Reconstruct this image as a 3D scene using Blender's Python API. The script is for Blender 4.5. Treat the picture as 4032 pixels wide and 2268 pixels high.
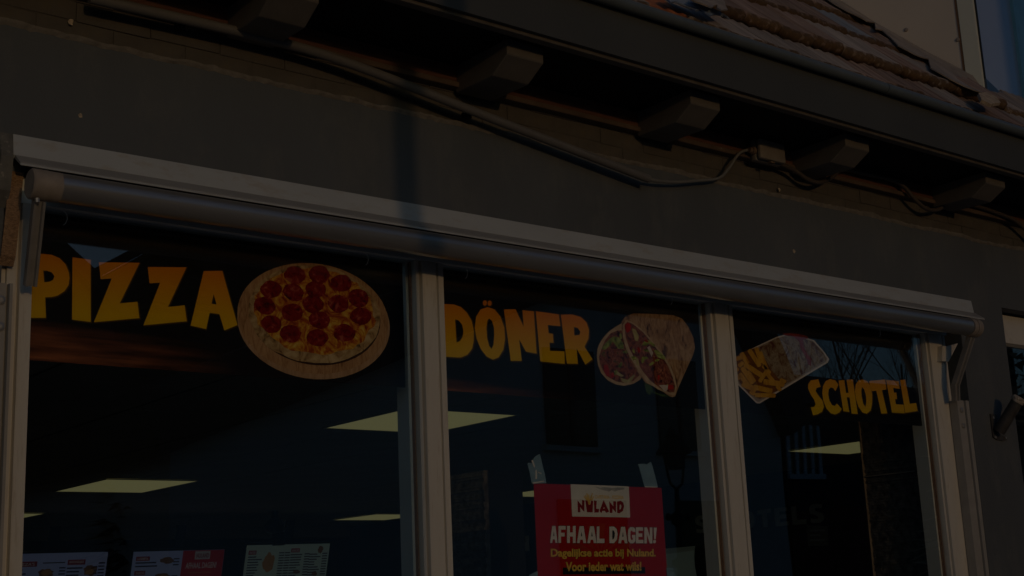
import bpy, bmesh, math, random
import numpy as np
from mathutils import Vector, Matrix
from mathutils.geometry import tessellate_polygon

random.seed(7)
for o in list(bpy.data.objects): bpy.data.objects.remove(o)
SC = bpy.context.scene
COL = SC.collection

# ------------------------------------------------------------------ camera
EYE = 1.65            # eye height
CAMY = -3.5           # camera stands 3.5 m in front of the shop front (plane y = 0)
RX = (0.77971721, -0.62458702, -0.04395611)
RY = (0.10543563, 0.20017439, -0.9740706)
RZ = (0.61719074, 0.75486507, 0.22193314)
cam = bpy.data.cameras.new('camera'); camo = bpy.data.objects.new('camera', cam); COL.objects.link(camo)
cam.sensor_width = 36; cam.lens = 47.875; cam.clip_start = 0.05; cam.clip_end = 5000
M = Matrix.Identity(4)
for i in range(3):
    M[i][0] = RX[i]; M[i][1] = -RY[i]; M[i][2] = -RZ[i]
M[0][3], M[1][3], M[2][3] = 0, CAMY, EYE
camo.matrix_world = M
SC.camera = camo

# ------------------------------------------------------------------ light
SUN = Vector((-0.20, -1.0, 0.062)).normalized()      # towards the sun
w = bpy.data.worlds.new('World'); SC.world = w; w.use_nodes = True
nt = w.node_tree; bg = nt.nodes['Background']
sky = nt.nodes.new('ShaderNodeTexSky'); sky.sky_type = 'NISHITA'; sky.sun_disc = False
sky.sun_elevation = math.asin(SUN.z) + math.radians(2)   # refraction lifts the glow
sky.sun_rotation = math.atan2(SUN.x, SUN.y)
sky.air_density = 1.0; sky.dust_density = 2.0; sky.ozone_density = 3.0
wb = nt.nodes.new('ShaderNodeMix'); wb.data_type = 'RGBA'; wb.blend_type = 'MULTIPLY'; wb.inputs[0].default_value = 1.0
wb.inputs[7].default_value = (.82, 1.0, 1.17, 1)        # camera white balance for the whole sky
nt.links.new(sky.outputs[0], wb.inputs[6]); nt.links.new(wb.outputs[2], bg.inputs[0]); bg.inputs[1].default_value = 0.15
sl = bpy.data.lights.new('sun', 'SUN'); sl.energy = 2.0; sl.angle = math.radians(0.5); sl.color = (0.43, 0.262, 0.13)
so = bpy.data.objects.new('sun', sl); COL.objects.link(so)
so.rotation_euler = SUN.to_track_quat('Z', 'Y').to_euler(); so.location = (-3, -20, 12)
vs = SC.view_settings
vs.view_transform = 'Standard'; vs.look = 'None'; vs.gamma = 1; vs.use_curve_mapping = False
vs.exposure = -2.4
EM = 2 ** (-4.0 - vs.exposure)      # keeps lamps and screens at the same printed brightness
SC.render.engine = 'CYCLES'
SC.cycles.transparent_max_bounces = 16

# ------------------------------------------------------------------ sight lines
PX, PYY, FF = 2016.0, 1134.0, 5362.008
S = 1.5652
def ray(x, y):
    c = (x - PX, y - PYY, FF)
    return Vector((sum(R[0] * v for R, v in zip((RX, RY, RZ), c)),
                   sum(R[1] * v for R, v in zip((RX, RY, RZ), c)),
                   sum(R[2] * v for R, v in zip((RX, RY, RZ), c))))
def fat(x, y, Y):                    # photo pixel -> point on plane y = Y
    r = ray(x, y); t = (Y - CAMY) / r.y
    return Vector((r.x * t, Y, EYE + r.z * t))
def at(x, y, Y): return fat(x * S, y * S, Y)
def catt(ox, oy, k):                 # tracing sheet with its own origin and enlargement
    return lambda x, y, Y: fat(ox + x / k, oy + y / k, Y)
def Zc(z): return EYE + z            # height above eye -> height above ground

# ------------------------------------------------------------------ materials
MATS = {}
def mat(name, col, rough=.6, metal=0, var=.12, scale=6, bump=0, bscale=80, spec=.5, emit=0, ecol=None, dirt=0, dirtcol=(.05, .035, .02), dscale=14, dlo=.55, stretch=None, col2=None):
    m = bpy.data.materials.new(name); m.use_nodes = True
    n = m.node_tree.nodes; l = m.node_tree.links; b = n['Principled BSDF']
    tc = n.new('ShaderNodeTexCoord'); src = tc.outputs['Object']
    if stretch:
        mp = n.new('ShaderNodeMapping'); mp.inputs['Scale'].default_value = stretch
        l.new(src, mp.inputs[0]); src = mp.outputs[0]
    nz = n.new('ShaderNodeTexNoise'); nz.inputs['Scale'].default_value = scale; nz.inputs['Detail'].default_value = 6
    l.new(src, nz.inputs['Vector'])
    cr = n.new('ShaderNodeValToRGB')
    c1 = [max(0, c * (1 - var)) for c in col]; c2 = [min(1, c * (1 + var)) for c in col]
    if col2: c1, c2 = list(col), list(col2)
    cr.color_ramp.elements[0].position = .3; cr.color_ramp.elements[1].position = .7
    cr.color_ramp.elements[0].color = (*c1, 1); cr.color_ramp.elements[1].color = (*c2, 1)
    l.new(nz.outputs[0], cr.inputs[0]); out = cr.outputs[0]
    if dirt:
        dz = n.new('ShaderNodeTexNoise'); dz.inputs['Scale'].default_value = dscale; dz.inputs['Detail'].default_value = 9; dz.inputs['Roughness'].default_value = .7
        l.new(src, dz.inputs['Vector'])
        dr = n.new('ShaderNodeValToRGB'); dr.color_ramp.elements[0].position = dlo; dr.color_ramp.elements[1].position = dlo + .1
        dr.color_ramp.elements[0].color = (0, 0, 0, 1); dr.color_ramp.elements[1].color = (dirt, dirt, dirt, 1)
        l.new(dz.outputs[0], dr.inputs[0])
        mx = n.new('ShaderNodeMix'); mx.data_type = 'RGBA'
        l.new(dr.outputs[0], mx.inputs[0]); l.new(out, mx.inputs[6]); mx.inputs[7].default_value = (*dirtcol, 1)
        out = mx.outputs[2]
    l.new(out, b.inputs['Base Color'])
    b.inputs['Roughness'].default_value = rough; b.inputs['Metallic'].default_value = metal
    b.inputs['Specular IOR Level'].default_value = spec
    if emit:
        b.inputs['Emission Strength'].default_value = emit * EM
        if ecol: b.inputs['Emission Color'].default_value = (*ecol, 1)
        else: l.new(out, b.inputs['Emission Color'])
    if bump:
        bz = n.new('ShaderNodeTexNoise'); bz.inputs['Scale'].default_value = bscale; bz.inputs['Detail'].default_value = 5
        l.new(src, bz.inputs['Vector'])
        bp = n.new('ShaderNodeBump'); bp.inputs['Strength'].default_value = bump; bp.inputs['Distance'].default_value = .01
        l.new(bz.outputs[0], bp.inputs['Height']); l.new(bp.outputs[0], b.inputs['Normal'])
    MATS[name] = m
    return m

def glass_mat(name, tint=(.98, .99, .985), ior=1.5):
    m = bpy.data.materials.new(name); m.use_nodes = True
    n = m.node_tree.nodes; l = m.node_tree.links
    n.remove(n['Principled BSDF']); out = n['Material Output']
    tr = n.new('ShaderNodeBsdfTransparent'); tr.inputs[0].default_value = (*tint, 1)
    gl = n.new('ShaderNodeBsdfGlossy'); gl.inputs['Roughness'].default_value = .004; gl.inputs['Color'].default_value = (1, 1, 1, 1)
    ge = n.new('ShaderNodeNewGeometry'); fr = n.new('ShaderNodeFresnel')
    mi = n.new('ShaderNodeMix'); mi.data_type = 'FLOAT'
    mi.inputs[2].default_value = ior; mi.inputs[3].default_value = 1 / ior
    l.new(ge.outputs['Backfacing'], mi.inputs[0]); l.new(mi.outputs[0], fr.inputs['IOR'])
    tc = n.new('ShaderNodeTexCoord'); nz = n.new('ShaderNodeTexNoise'); nz.inputs['Scale'].default_value = 1.3; nz.inputs['Detail'].default_value = 1
    l.new(tc.outputs['Object'], nz.inputs['Vector'])
    bp = n.new('ShaderNodeBump'); bp.inputs['Strength'].default_value = .05; bp.inputs['Distance'].default_value = .02
    l.new(nz.outputs[0], bp.inputs['Height']); l.new(bp.outputs[0], gl.inputs['Normal'])
    mx = n.new('ShaderNodeMixShader')
    l.new(fr.outputs[0], mx.inputs[0]); l.new(tr.outputs[0], mx.inputs[1]); l.new(gl.outputs[0], mx.inputs[2])
    l.new(mx.outputs[0], out.inputs[0])
    return m

G_ = glass_mat('window_glass', ior=1.8)
M_wall = mat('anthracite_plaster', (.111, .120, .130), .75, var=.10, scale=1.7, bump=.16, bscale=120, spec=.3, dirt=.45, dirtcol=(.150, .152, .150), dscale=4, dlo=.50, stretch=(1.6, 1, .7))
M_brick = mat('painted_brick', (.112, .098, .082), .8, var=.14, scale=9, bump=.35, bscale=60, spec=.25, dirt=.25, dirtcol=(.17, .13, .08), dscale=12)
M_edge = mat('chipped_lit_plaster_edge', (.20, .18, .155), .85, var=.2, scale=30, bump=.5, bscale=90, spec=.2)  # paler than the wall: light catching this edge is put into the colour
M_dark = mat('black_timber_paint', (.012, .012, .013), .7, var=.2, spec=.15)
M_plate = mat('brown_black_timber', (.14, .065, .042), .6, var=.2, scale=12, stretch=(1, 8, 8), spec=.3)
M_platew = mat('weathered_moulding', (.125, .085, .06), .7, var=.2, scale=12, dirt=.7, dirtcol=(.6, .52, .42), dscale=26, dlo=.66)
M_brk = mat('dark_eaves_bracket_paint', (.165, .146, .125), .6, var=.12, scale=14, bump=.08, spec=.35, dirt=.3, dirtcol=(.2, .18, .15), dscale=30, dlo=.64)
M_fascia = mat('fascia_dark_grey', (.080, .082, .078), .62, var=.06, scale=3, bump=.04, bscale=150, spec=.3)
M_bead = mat('gutter_bead_grey', (.13, .15, .155), .34, var=.08, scale=12, spec=.5)
M_white = mat('cream_white_lacquer', (.67, .63, .555), .42, var=.03, scale=5, spec=.45, dirt=.40, dirtcol=(.46, .38, .28), dscale=14, dlo=.55, stretch=(4, 4, .5))
M_whitin = mat('white_inner_frame', (.84, .86, .80), .5, var=.04, scale=5)
M_spacer = mat('copper_spacer', (.36, .17, .08), .5, metal=.3, var=.3, scale=160)
M_alu = mat('weathered_aluminium_hood', (.45, .475, .49), .5, metal=.0, var=.06, scale=4, spec=.5, dirt=.55, dirtcol=(.40, .36, .31), dscale=7, dlo=.53, stretch=(1, 1, 3), bump=.06)
M_hoodlip = mat('aluminium_lip', (.33, .32, .305), .5, var=.1, scale=10, dirt=.6, dirtcol=(.6, .55, .5), dscale=40, dlo=.68, stretch=(.4, 2, 2))
M_tube = mat('anodised_tube', (.43, .41, .38), .30, metal=.68, var=.12, scale=5, stretch=(.6, 4, 4), dirt=.5, dirtcol=(.12, .10, .09), dscale=22, dlo=.62, bump=.03)
M_cap = mat('beige_plastic_cap', (.34, .285, .235), .6, var=.12, scale=25, bump=.08, dirt=.35, dirtcol=(.30, .24, .19), dscale=30)
M_arm = mat('arm_aluminium', (.27, .25, .23), .5, metal=.15, var=.12, scale=20, dirt=.45, dirtcol=(.60, .57, .52), dscale=25, dlo=.66)
M_rail = mat('rail_aluminium', (.36, .335, .30), .5, var=.1, scale=12, dirt=.4, dirtcol=(.25, .19, .14), dscale=26, dlo=.63)
M_strap = mat('jute_strap', (.36, .22, .12), .9, var=.35, scale=120, bump=.6, bscale=240, stretch=(1, 1, 2))
M_wood = mat('orange_varnished_wood', (.62, .32, .09), .5, var=.3, scale=14, stretch=(8, 8, .7))
M_screw = mat('screw_steel', (.45, .42, .38), .4, metal=.6)
M_pipe = mat('grey_pvc_conduit', (.165, .155, .145), .5, var=.06, scale=9)
M_cable = mat('grey_cable', (.20, .195, .185), .55, var=.08)
M_cableb = mat('brown_black_cable', (.085, .066, .052), .55, var=.1)
M_jbox = mat('junction_box_plastic', (.26, .23, .195), .5, var=.1, scale=20)
M_gland = mat('cable_gland_plastic', (.20, .14, .095), .5)
M_fabric = mat('rolled_awning_fabric', (.02, .018, .014), .95, var=.2)
M_tar = mat('dark_recess_board', (.028, .026, .022), .9, var=.2)
M_rooff = mat('roof_underlay', (.03, .022, .018), .9)
M_lead = mat('lead_flashing', (.36, .295, .24), .6, var=.25, scale=9, bump=.3, bscale=14, dirt=.5, dirtcol=(.16, .16, .17), dscale=7, dlo=.55)
M_slate = mat('blue_grey_metal_flashing', (.26, .31, .38), .5, var=.2, scale=10, bump=.3, bscale=10)
M_cheek = mat('beige_panel', (.80, .68, .53), .5, var=.03, scale=2)
M_trim = mat('pale_corner_trim', (.78, .77, .62), .5, var=.04, scale=6, dirt=.3, dirtcol=(.5, .45, .3), dscale=15, dlo=.66)
M_trimb = mat('brown_joint', (.25, .13, .06), .7)
M_sillb = mat('blue_black_lacquer', (.05, .075, .11), .3, var=.06)
M_hold = mat('flag_holder_iron', (.058, .052, .048), .6, var=.25, scale=24, bump=.2)
M_holdcap = mat('peeling_paint_cap', (.5, .42, .34), .8, var=.4, scale=60, dirt=.9, dirtcol=(.10, .085, .08), dscale=48, dlo=.5, bump=.5)
M_ceil = mat('grey_ceiling_tile', (.50, .46, .36), .85, var=.08, scale=3)
M_ceilg = mat('ceiling_grid', (.02, .02, .02), .7)
M_inwall = mat('dark_blue_inner_wall', (.035, .045, .07), .8, var=.1, scale=1.5)
M_inred = mat('dark_red_inner_wall', (.10, .02, .02), .7, var=.1)
M_stone = mat('black_stone_strip', (.13, .115, .10), .22, var=.7, scale=30, bump=.6, bscale=60)
M_floor = mat('shop_floor', (.50, .46, .40), .5)
M_lamp = mat('lit_panel', (.9, .9, .6), .5, var=.0, emit=1.18, ecol=(1.0, .93, .40))
M_lampf = mat('lamp_frame', (.5, .5, .45), .5)
M_lett = mat('wall_letter_grey', (.85, .86, .9), .6)
M_tape = mat('blue_grey_tape', (.22, .34, .40), .45, var=.12, scale=40, bump=.3, bscale=30)
M_tapew = mat('tape_crease', (.7, .66, .58), .5)
M_black = mat('black_plastic', (.012, .012, .014), .4)

def print_mat(name, stops, z0, z1, rough=.35, var=.0, scale=20):
    """flat print whose ink runs between two colours over a height"""
    m = bpy.data.materials.new(name); m.use_nodes = True
    n = m.node_tree.nodes; l = m.node_tree.links; b = n['Principled BSDF']
    tc = n.new('ShaderNodeTexCoord'); sp = n.new('ShaderNodeSeparateXYZ'); l.new(tc.outputs['Object'], sp.inputs[0])
    mr = n.new('ShaderNodeMapRange'); mr.inputs[1].default_value = z0; mr.inputs[2].default_value = z1
    l.new(sp.outputs[2], mr.inputs[0]); cr = n.new('ShaderNodeValToRGB')
    el = cr.color_ramp.elements
    el[0].position = 0; el[0].color = (*stops[0], 1); el[1].position = 1; el[1].color = (*stops[-1], 1)
    for i, s_ in enumerate(stops[1:-1]):
        e = el.new((i + 1) / (len(stops) - 1)); e.color = (*s_, 1)
    l.new(mr.outputs[0], cr.inputs[0])
    l.new(cr.outputs[0], b.inputs['Base Color']); b.inputs['Roughness'].default_value = rough; b.inputs['Specular IOR Level'].default_value = .1
    return m

# ------------------------------------------------------------------ mesh helpers
class MB:
    def __init__(self): self.bm = bmesh.new()
    def box(self, x0, x1, y0, y1, z0, z1, mtx=None, bevel=0):
        vs_ = [Vector((x, y, z)) for x in (x0, x1) for y in (y0, y1) for z in (z0, z1)]
        if mtx: vs_ = [mtx @ v for v in vs_]
        v = [self.bm.verts.new(p) for p in vs_]
        fs = [self.bm.faces.new([v[i] for i in q]) for q in ((0, 1, 3, 2), (4, 6, 7, 5), (0, 4, 5, 1), (2, 3, 7, 6), (0, 2, 6, 4), (1, 5, 7, 3))]
        if bevel:
            es = set(e for f in fs for e in f.edges)
            bmesh.ops.bevel(self.bm, geom=list(es), offset=bevel, segments=2, affect='EDGES', profile=.5)
        return self
    def prism(self, pts, d):          # polygon (list of Vector) pushed along vector d
        d = Vector(d); n = len(pts)
        a = [self.bm.verts.new(Vector(p)) for p in pts]; b = [self.bm.verts.new(Vector(p) + d) for p in pts]
        self.bm.faces.new(a); self.bm.faces.new(list(reversed(b)))
        for i in range(n): self.bm.faces.new([a[i], b[i], b[(i + 1) % n], a[(i + 1) % n]])
        return self
    def loops(self, loops_, d):       # flat shape with holes, given thickness d
        d = Vector(d)
        tri = tessellate_polygon([[Vector(p) for p in lp] for lp in loops_])
        flat = [Vector(p) for lp in loops_ for p in lp]
        a = [self.bm.verts.new(p) for p in flat]; b = [self.bm.verts.new(p + d) for p in flat]
        for t in tri:
            try:
                self.bm.faces.new([a[i] for i in t]); self.bm.faces.new([b[i] for i in reversed(t)])
            except ValueError: pass
        k = 0
        for lp in loops_:
            m_ = len(lp)
            for i in range(m_):
                p, q = k + i, k + (i + 1) % m_
                try: self.bm.faces.new([a[p], a[q], b[q], b[p]])
                except ValueError: pass
            k += m_
        return self
    def tube(self, pts, r, seg=10, caps=True):
        pts = [Vector(p) for p in pts]; rs = r if isinstance(r, (list, tuple)) else [r] * len(pts)
        rings = []
        up = None
        for i, p in enumerate(pts):
            t = (pts[min(i + 1, len(pts) - 1)] - pts[max(i - 1, 0)]).normalized()
            if up is None: up = Vector((0, 0, 1)) if abs(t.z) < .9 else Vector((0, 1, 0))
            a = t.cross(up).normalized(); b = a.cross(t).normalized(); up = b
            rings.append([self.bm.verts.new(p + (a * math.cos(2 * math.pi * k / seg) + b * math.sin(2 * math.pi * k / seg)) * rs[i]) for k in range(seg)])
        for i in range(len(rings) - 1):
            for k in range(seg):
                self.bm.faces.new([rings[i][k], rings[i][(k + 1) % seg], rings[i + 1][(k + 1) % seg], rings[i + 1][k]])
        if caps:
            self.bm.faces.new(list(reversed(rings[0]))); self.bm.faces.new(rings[-1])
        return self
    def obj(self, name, m, parent=None, smooth=False, auto=None):
        bmesh.ops.recalc_face_normals(self.bm, faces=self.bm.faces)
        me = bpy.data.meshes.new(name); self.bm.to_mesh(me); self.bm.free()
        if smooth:
            for p in me.polygons: p.use_smooth = True
        if auto:
            for p in me.polygons: p.use_smooth = True
            try: me.set_sharp_from_angle(angle=math.radians(auto))
            except Exception: pass
        me.materials.append(m)
        o = bpy.data.objects.new(name, me); COL.objects.link(o)
        if parent: setparent(o, parent)
        return o
def setparent(o, p):
    o.parent = p; o.matrix_parent_inverse = p_world(p).inverted()
def p_world(p):
    m = p.matrix_basis.copy()
    if p.parent: m = p_world(p.parent) @ p.matrix_parent_inverse @ m
    return m
def thing(name, label, cat, loc=(0, 0, 0), group=None):
    o = bpy.data.objects.new(name, None); COL.objects.link(o); o.location = loc; o.empty_display_size = .1
    o['label'] = label; o['category'] = cat
    if group: o['group'] = group
    return o
def tag(o, label, cat, group=None):
    o['label'] = label; o['category'] = cat
    if group: o['group'] = group
    return o
def part(name, parent):               # an empty that gathers sub-parts
    o = bpy.data.objects.new(name, None); COL.objects.link(o); setparent(o, parent); return o
def inst(src, name, loc, parent=None, rot=None, m=None, scl=None):
    o = src.copy(); o.name = name; COL.objects.link(o); o.location = loc
    o.parent = None; o.matrix_parent_inverse = Matrix.Identity(4)
    if rot: o.rotation_euler = rot
    if scl: o.scale = scl
    if m:
        o.material_slots[0].link = 'OBJECT'; o.material_slots[0].material = m
    if parent: setparent(o, parent)
    return o

# ================================================================== ground
gm = mat('brick_paving', (.30, .25, .22), .85, var=.25, scale=3, bump=.3, bscale=20)
g = MB(); g.box(-1500, 1500, -1500, 1500, -.3, 0); g = g.obj('ground', gm); g['kind'] = 'structure'

# ================================================================== shop building
shop = thing('shop_building', 'dark grey plastered snack bar with white framed shop window and tiled eaves', 'building', (3, .2, 0))

def wall_holes(x0, x1, z0, z1, holes, y0, y1):
    b = bmesh.new()
    xs = sorted(set([x0, x1] + [h for H in holes for h in H[:2]])); zs = sorted(set([z0, z1] + [h for H in holes for h in H[2:]]))
    def solid(i, j):
        if i < 0 or j < 0 or i >= len(xs) - 1 or j >= len(zs) - 1: return False
        cx, cz = (xs[i] + xs[i + 1]) / 2, (zs[j] + zs[j + 1]) / 2
        return not any(H[0] < cx < H[1] and H[2] < cz < H[3] for H in holes)
    def q(*p): b.faces.new([b.verts.new(v) for v in p])
    for i in range(len(xs) - 1):
        for j in range(len(zs) - 1):
            if not solid(i, j): continue
            a, c, d, e = xs[i], xs[i + 1], zs[j], zs[j + 1]
            q((a, y0, d), (c, y0, d), (c, y0, e), (a, y0, e)); q((a, y1, d), (a, y1, e), (c, y1, e), (c, y1, d))
            if not solid(i - 1, j): q((a, y0, d), (a, y0, e), (a, y1, e), (a, y1, d))
            if not solid(i + 1, j): q((c, y0, d), (c, y1, d), (c, y1, e), (c, y0, e))
            if not solid(i, j - 1): q((a, y0, d), (a, y1, d), (c, y1, d), (c, y0, d))
            if not solid(i, j + 1): q((a, y0, e), (c, y0, e), (c, y1, e), (a, y1, e))
    bmesh.ops.remove_doubles(b, verts=b.verts, dist=.0005)
    r = MB(); r.bm = b; return r

WX0, WX1 = -2.0, 11.0
LEDGE = Zc(1.585)
OL, OR, OT = 1.148, 5.53, Zc(1.16)
wall = wall_holes(WX0, WX1, 0, LEDGE, [(OL, OR, .55, OT), (5.90, 7.6, .8, Zc(1.262))], 0, .28).obj('wall', M_wall, shop)
# brick band above the plaster, each painted brick its own piece
back = MB().box(WX0, WX1, .0125, .28, LEDGE, Zc(1.80)).obj('brick_band', M_brick, shop)
bb = MB().box(0, .2205, 0, .03, 0, .0575, bevel=.003); bsrc = bb.obj('brick', M_brick, None, auto=40)
first = True
for row in range(3):
    z = LEDGE - .008 + row * .0585
    x = WX0 + (.0 if row % 2 else .11)
    while x < 7.4:
        if x > .9:
            lo = (x,   .0095 + random.uniform(-.0018, .0018), z + random.uniform(-.002, .002))
            if first: bsrc.location = lo; setparent(bsrc, back); first = False
            else: inst(bsrc, 'brick', lo, back, rot=(random.uniform(-.01, .01), random.uniform(-.006, .006), random.uniform(-.012, .012)))
        x += .222
# ragged top edge of the plaster
e = bmesh.new(); prev = None
rr = random.Random(3)
n = 420
zt = 0
for i in range(n + 1):
    x = .6 + i * (7.0 / n)
    zt = zt * .82 + rr.uniform(-.0035, .0035)
    yt = -.0035 - abs(rr.gauss(0, .0014))
    ring = [e.verts.new(p) for p in ((x, -.0006, LEDGE - .012 + zt * .6 - abs(rr.gauss(0, .002))), (x, yt, LEDGE - .004 + zt), (x, yt + .001, LEDGE + .004 + zt), (x, .02, LEDGE + .009 + zt))]
    if prev:
        for k in range(3): e.faces.new([prev[k], ring[k], ring[k + 1], prev[k + 1]])
    prev = ring
r_ = MB(); r_.bm = e; r_.obj('plaster_edge', M_edge, shop)
# holes drilled in the wall
M_filler = mat('raw_filler', (.5, .4, .28), .9, var=.5, scale=200)
for (px, py, sz) in ((178, 55, .009), (203, 291, .006), (1998, 632, .008), (1961, 477, .007)):
    p = at(px, py, -.001)
    pts = [p + Vector((math.cos(a) * sz * rr.uniform(.7, 1.2), 0, math.sin(a) * sz * rr.uniform(.8, 1.3))) for a in [k * math.pi / 4 for k in range(8)]]
    MB().prism(pts, (0, .0009, 0)).obj('filled_hole', M_filler, wall)

# eaves: wall plate, mouldings, soffit, brackets, fascia, gutter bead
MB().box(WX0, WX1, -.018, .03, Zc(1.722), Zc(1.781)).obj('wall_plate', M_plate, shop)
MB().box(WX0, WX1, -.030, .03, Zc(1.700), Zc(1.7205), bevel=.004).obj('moulding', M_platew, shop)
MB().box(WX0, WX1, -.372, .03, Zc(1.7835), Zc(1.81)).obj('soffit', M_dark, shop)
MB().box(WX0, WX1, -.385, -.352, Zc(1.760), Zc(1.7825), bevel=.003).obj('eaves_strip', mat('eaves_strip_paint', (.13, .11, .09), .6, var=.15, scale=20), shop)
MB().box(WX0, WX1, -.403, -.388, Zc(1.772), Zc(1.962)).obj('fascia_board', M_fascia, shop)
MB().box(WX0, WX1, -.386, -.1, Zc(1.90), Zc(1.91)).obj('gutter_floor', M_bead, shop)
bd = MB()
bd.tube([(WX0, -.425, Zc(1.957)), (4.52, -.425, Zc(1.957))], .0215, 20)
bd.tube([(4.523, -.425, Zc(1.957)), (WX1, -.425, Zc(1.957))], .0222, 20)
bd.obj('gutter_bead', M_bead, shop, auto=40)
prof = [(-.012, 1.7825), (-.300, 1.7825), (-.298, 1.728), (-.214, 1.680), (-.012, 1.686)]
bk = MB().prism([(0, y, Zc(z)) for y, z in prof], (.155, 0, 0))
bmesh.ops.bevel(bk.bm, geom=bk.bm.edges[:], offset=.003, segments=1, affect='EDGES')
bk = bk.obj('eaves_bracket', M_brk, shop)
bpos = [.92, 1.785, 2.645, 3.50, 4.40, 5.40, 6.33]
bk.location = (bpos[0], 0, 0); bk.matrix_parent_inverse = shop.matrix_basis.inverted()
for x in bpos[1:]: inst(bk, 'eaves_bracket', (x, rr.uniform(-.004, .004), 0), shop)

# ---------------- roof
PITCH = math.radians(47.0)
RY0, RZ0 = -.40, Zc(1.985)                     # roof plane passes here
def roofpt(x, s, h=0):                          # along the eaves, up the slope, off the slope
    return Vector((x, RY0 + s * math.cos(PITCH) - h * math.sin(PITCH), RZ0 + s * math.sin(PITCH) + h * math.cos(PITCH)))
rf = MB().prism([roofpt(WX0, -.02, -.03), roofpt(WX0, 3.2, -.03), roofpt(WX0, 3.2, -.07), roofpt(WX0, -.02, -.07)], (WX1 - WX0, 0, 0)).obj('roof', M_rooff, shop)
TW, TL = .205, .39
def tile_mesh():
    b = bmesh.new(); N = 24
    def zprof(u): return .0042 * math.cos(u * 2 * math.pi * 3) * (1 if .04 < u < .96 else .3) + .003 * math.cos(u * 2 * math.pi)
    cols = []
    for i in range(N + 1):
        u = i / N; x = u * (TW - .006); h = zprof(u)
        wav = .002 * math.cos(u * 2 * math.pi * 3 + .4)
        cols.append([b.verts.new(p) for p in ((x, TL, h * .6), (x, .06, h * .8 + .006), (x, .020 + wav * .4, h * .6 + .010), (x, .0 + wav * .3, h * .35 - .002), (x, .0 + wav * .3, -.036 + h * .9), (x, .08, -.030 + h * .45))])
    for i in range(N):
        for k in range(5): b.faces.new([cols[i][k], cols[i + 1][k], cols[i + 1][k + 1], cols[i][k + 1]])
    b.faces.new(cols[0]); b.faces.new(list(reversed(cols[-1])))
    r = MB(); r.bm = b; return r
def tile_mat(name, c1, c2, moss=1.0):
    m = bpy.data.materials.new(name); m.use_nodes = True
    n = m.node_tree.nodes; l = m.node_tree.links; b = n['Principled BSDF']
    tc = n.new('ShaderNodeTexCoord'); oi = n.new('ShaderNodeObjectInfo')
    va = n.new('ShaderNodeVectorMath'); va.operation = 'ADD'
    cm = n.new('ShaderNodeCombineXYZ'); l.new(oi.outputs['Random'], cm.inputs[0]); l.new(oi.outputs['Random'], cm.inputs[1])
    sc = n.new('ShaderNodeVectorMath'); sc.operation = 'SCALE'; sc.inputs[3].default_value = 17; l.new(cm.outputs[0], sc.inputs[0])
    l.new(tc.outputs['Object'], va.inputs[0]); l.new(sc.outputs[0], va.inputs[1])
    st = n.new('ShaderNodeMapping'); st.inputs['Scale'].default_value = (70, 3, 10); l.new(va.outputs[0], st.inputs[0])
    nz = n.new('ShaderNodeTexNoise'); nz.inputs['Scale'].default_value = 1; nz.inputs['Detail'].default_value = 5; l.new(st.outputs[0], nz.inputs['Vector'])
    cr = n.new('ShaderNodeValToRGB'); cr.color_ramp.elements[0].position = .32; cr.color_ramp.elements[1].position = .68
    cr.color_ramp.elements[0].color = (*c1, 1); cr.color_ramp.elements[1].color = (*c2, 1); l.new(nz.outputs[0], cr.inputs[0])
    # moss and lichen on the lower edge
    sp = n.new('ShaderNodeSeparateXYZ'); l.new(tc.outputs['Object'], sp.inputs[0])
    n2 = n.new('ShaderNodeTexNoise'); n2.inputs['Scale'].default_value = 38; n2.inputs['Detail'].default_value = 6; l.new(va.outputs[0], n2.inputs['Vector'])
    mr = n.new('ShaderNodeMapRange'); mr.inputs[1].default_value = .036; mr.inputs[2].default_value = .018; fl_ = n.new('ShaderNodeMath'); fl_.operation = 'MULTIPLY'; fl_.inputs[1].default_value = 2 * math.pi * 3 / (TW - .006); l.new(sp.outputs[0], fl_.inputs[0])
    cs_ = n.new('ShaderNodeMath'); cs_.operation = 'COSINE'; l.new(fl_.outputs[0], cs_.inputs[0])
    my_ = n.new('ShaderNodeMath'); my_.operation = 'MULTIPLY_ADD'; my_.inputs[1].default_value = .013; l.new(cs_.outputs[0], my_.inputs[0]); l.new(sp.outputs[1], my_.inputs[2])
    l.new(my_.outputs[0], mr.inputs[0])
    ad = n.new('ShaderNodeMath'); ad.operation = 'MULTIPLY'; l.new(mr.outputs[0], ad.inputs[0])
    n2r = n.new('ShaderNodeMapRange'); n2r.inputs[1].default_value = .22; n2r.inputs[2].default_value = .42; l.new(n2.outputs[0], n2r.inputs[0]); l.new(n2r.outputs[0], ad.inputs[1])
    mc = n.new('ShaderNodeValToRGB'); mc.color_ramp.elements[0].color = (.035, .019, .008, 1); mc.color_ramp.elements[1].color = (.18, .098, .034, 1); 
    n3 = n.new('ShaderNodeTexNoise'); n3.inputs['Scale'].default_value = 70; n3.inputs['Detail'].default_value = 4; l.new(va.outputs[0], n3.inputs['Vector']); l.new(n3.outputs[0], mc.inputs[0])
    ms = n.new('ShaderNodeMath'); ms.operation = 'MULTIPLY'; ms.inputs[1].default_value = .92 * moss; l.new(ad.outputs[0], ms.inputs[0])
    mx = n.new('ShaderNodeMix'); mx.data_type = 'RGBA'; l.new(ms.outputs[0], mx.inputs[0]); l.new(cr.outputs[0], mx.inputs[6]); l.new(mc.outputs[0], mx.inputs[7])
    # pale lichen dots
    vo = n.new('ShaderNodeTexVoronoi'); vo.inputs['Scale'].default_value = 19; l.new(va.outputs[0], vo.inputs['Vector'])
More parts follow.
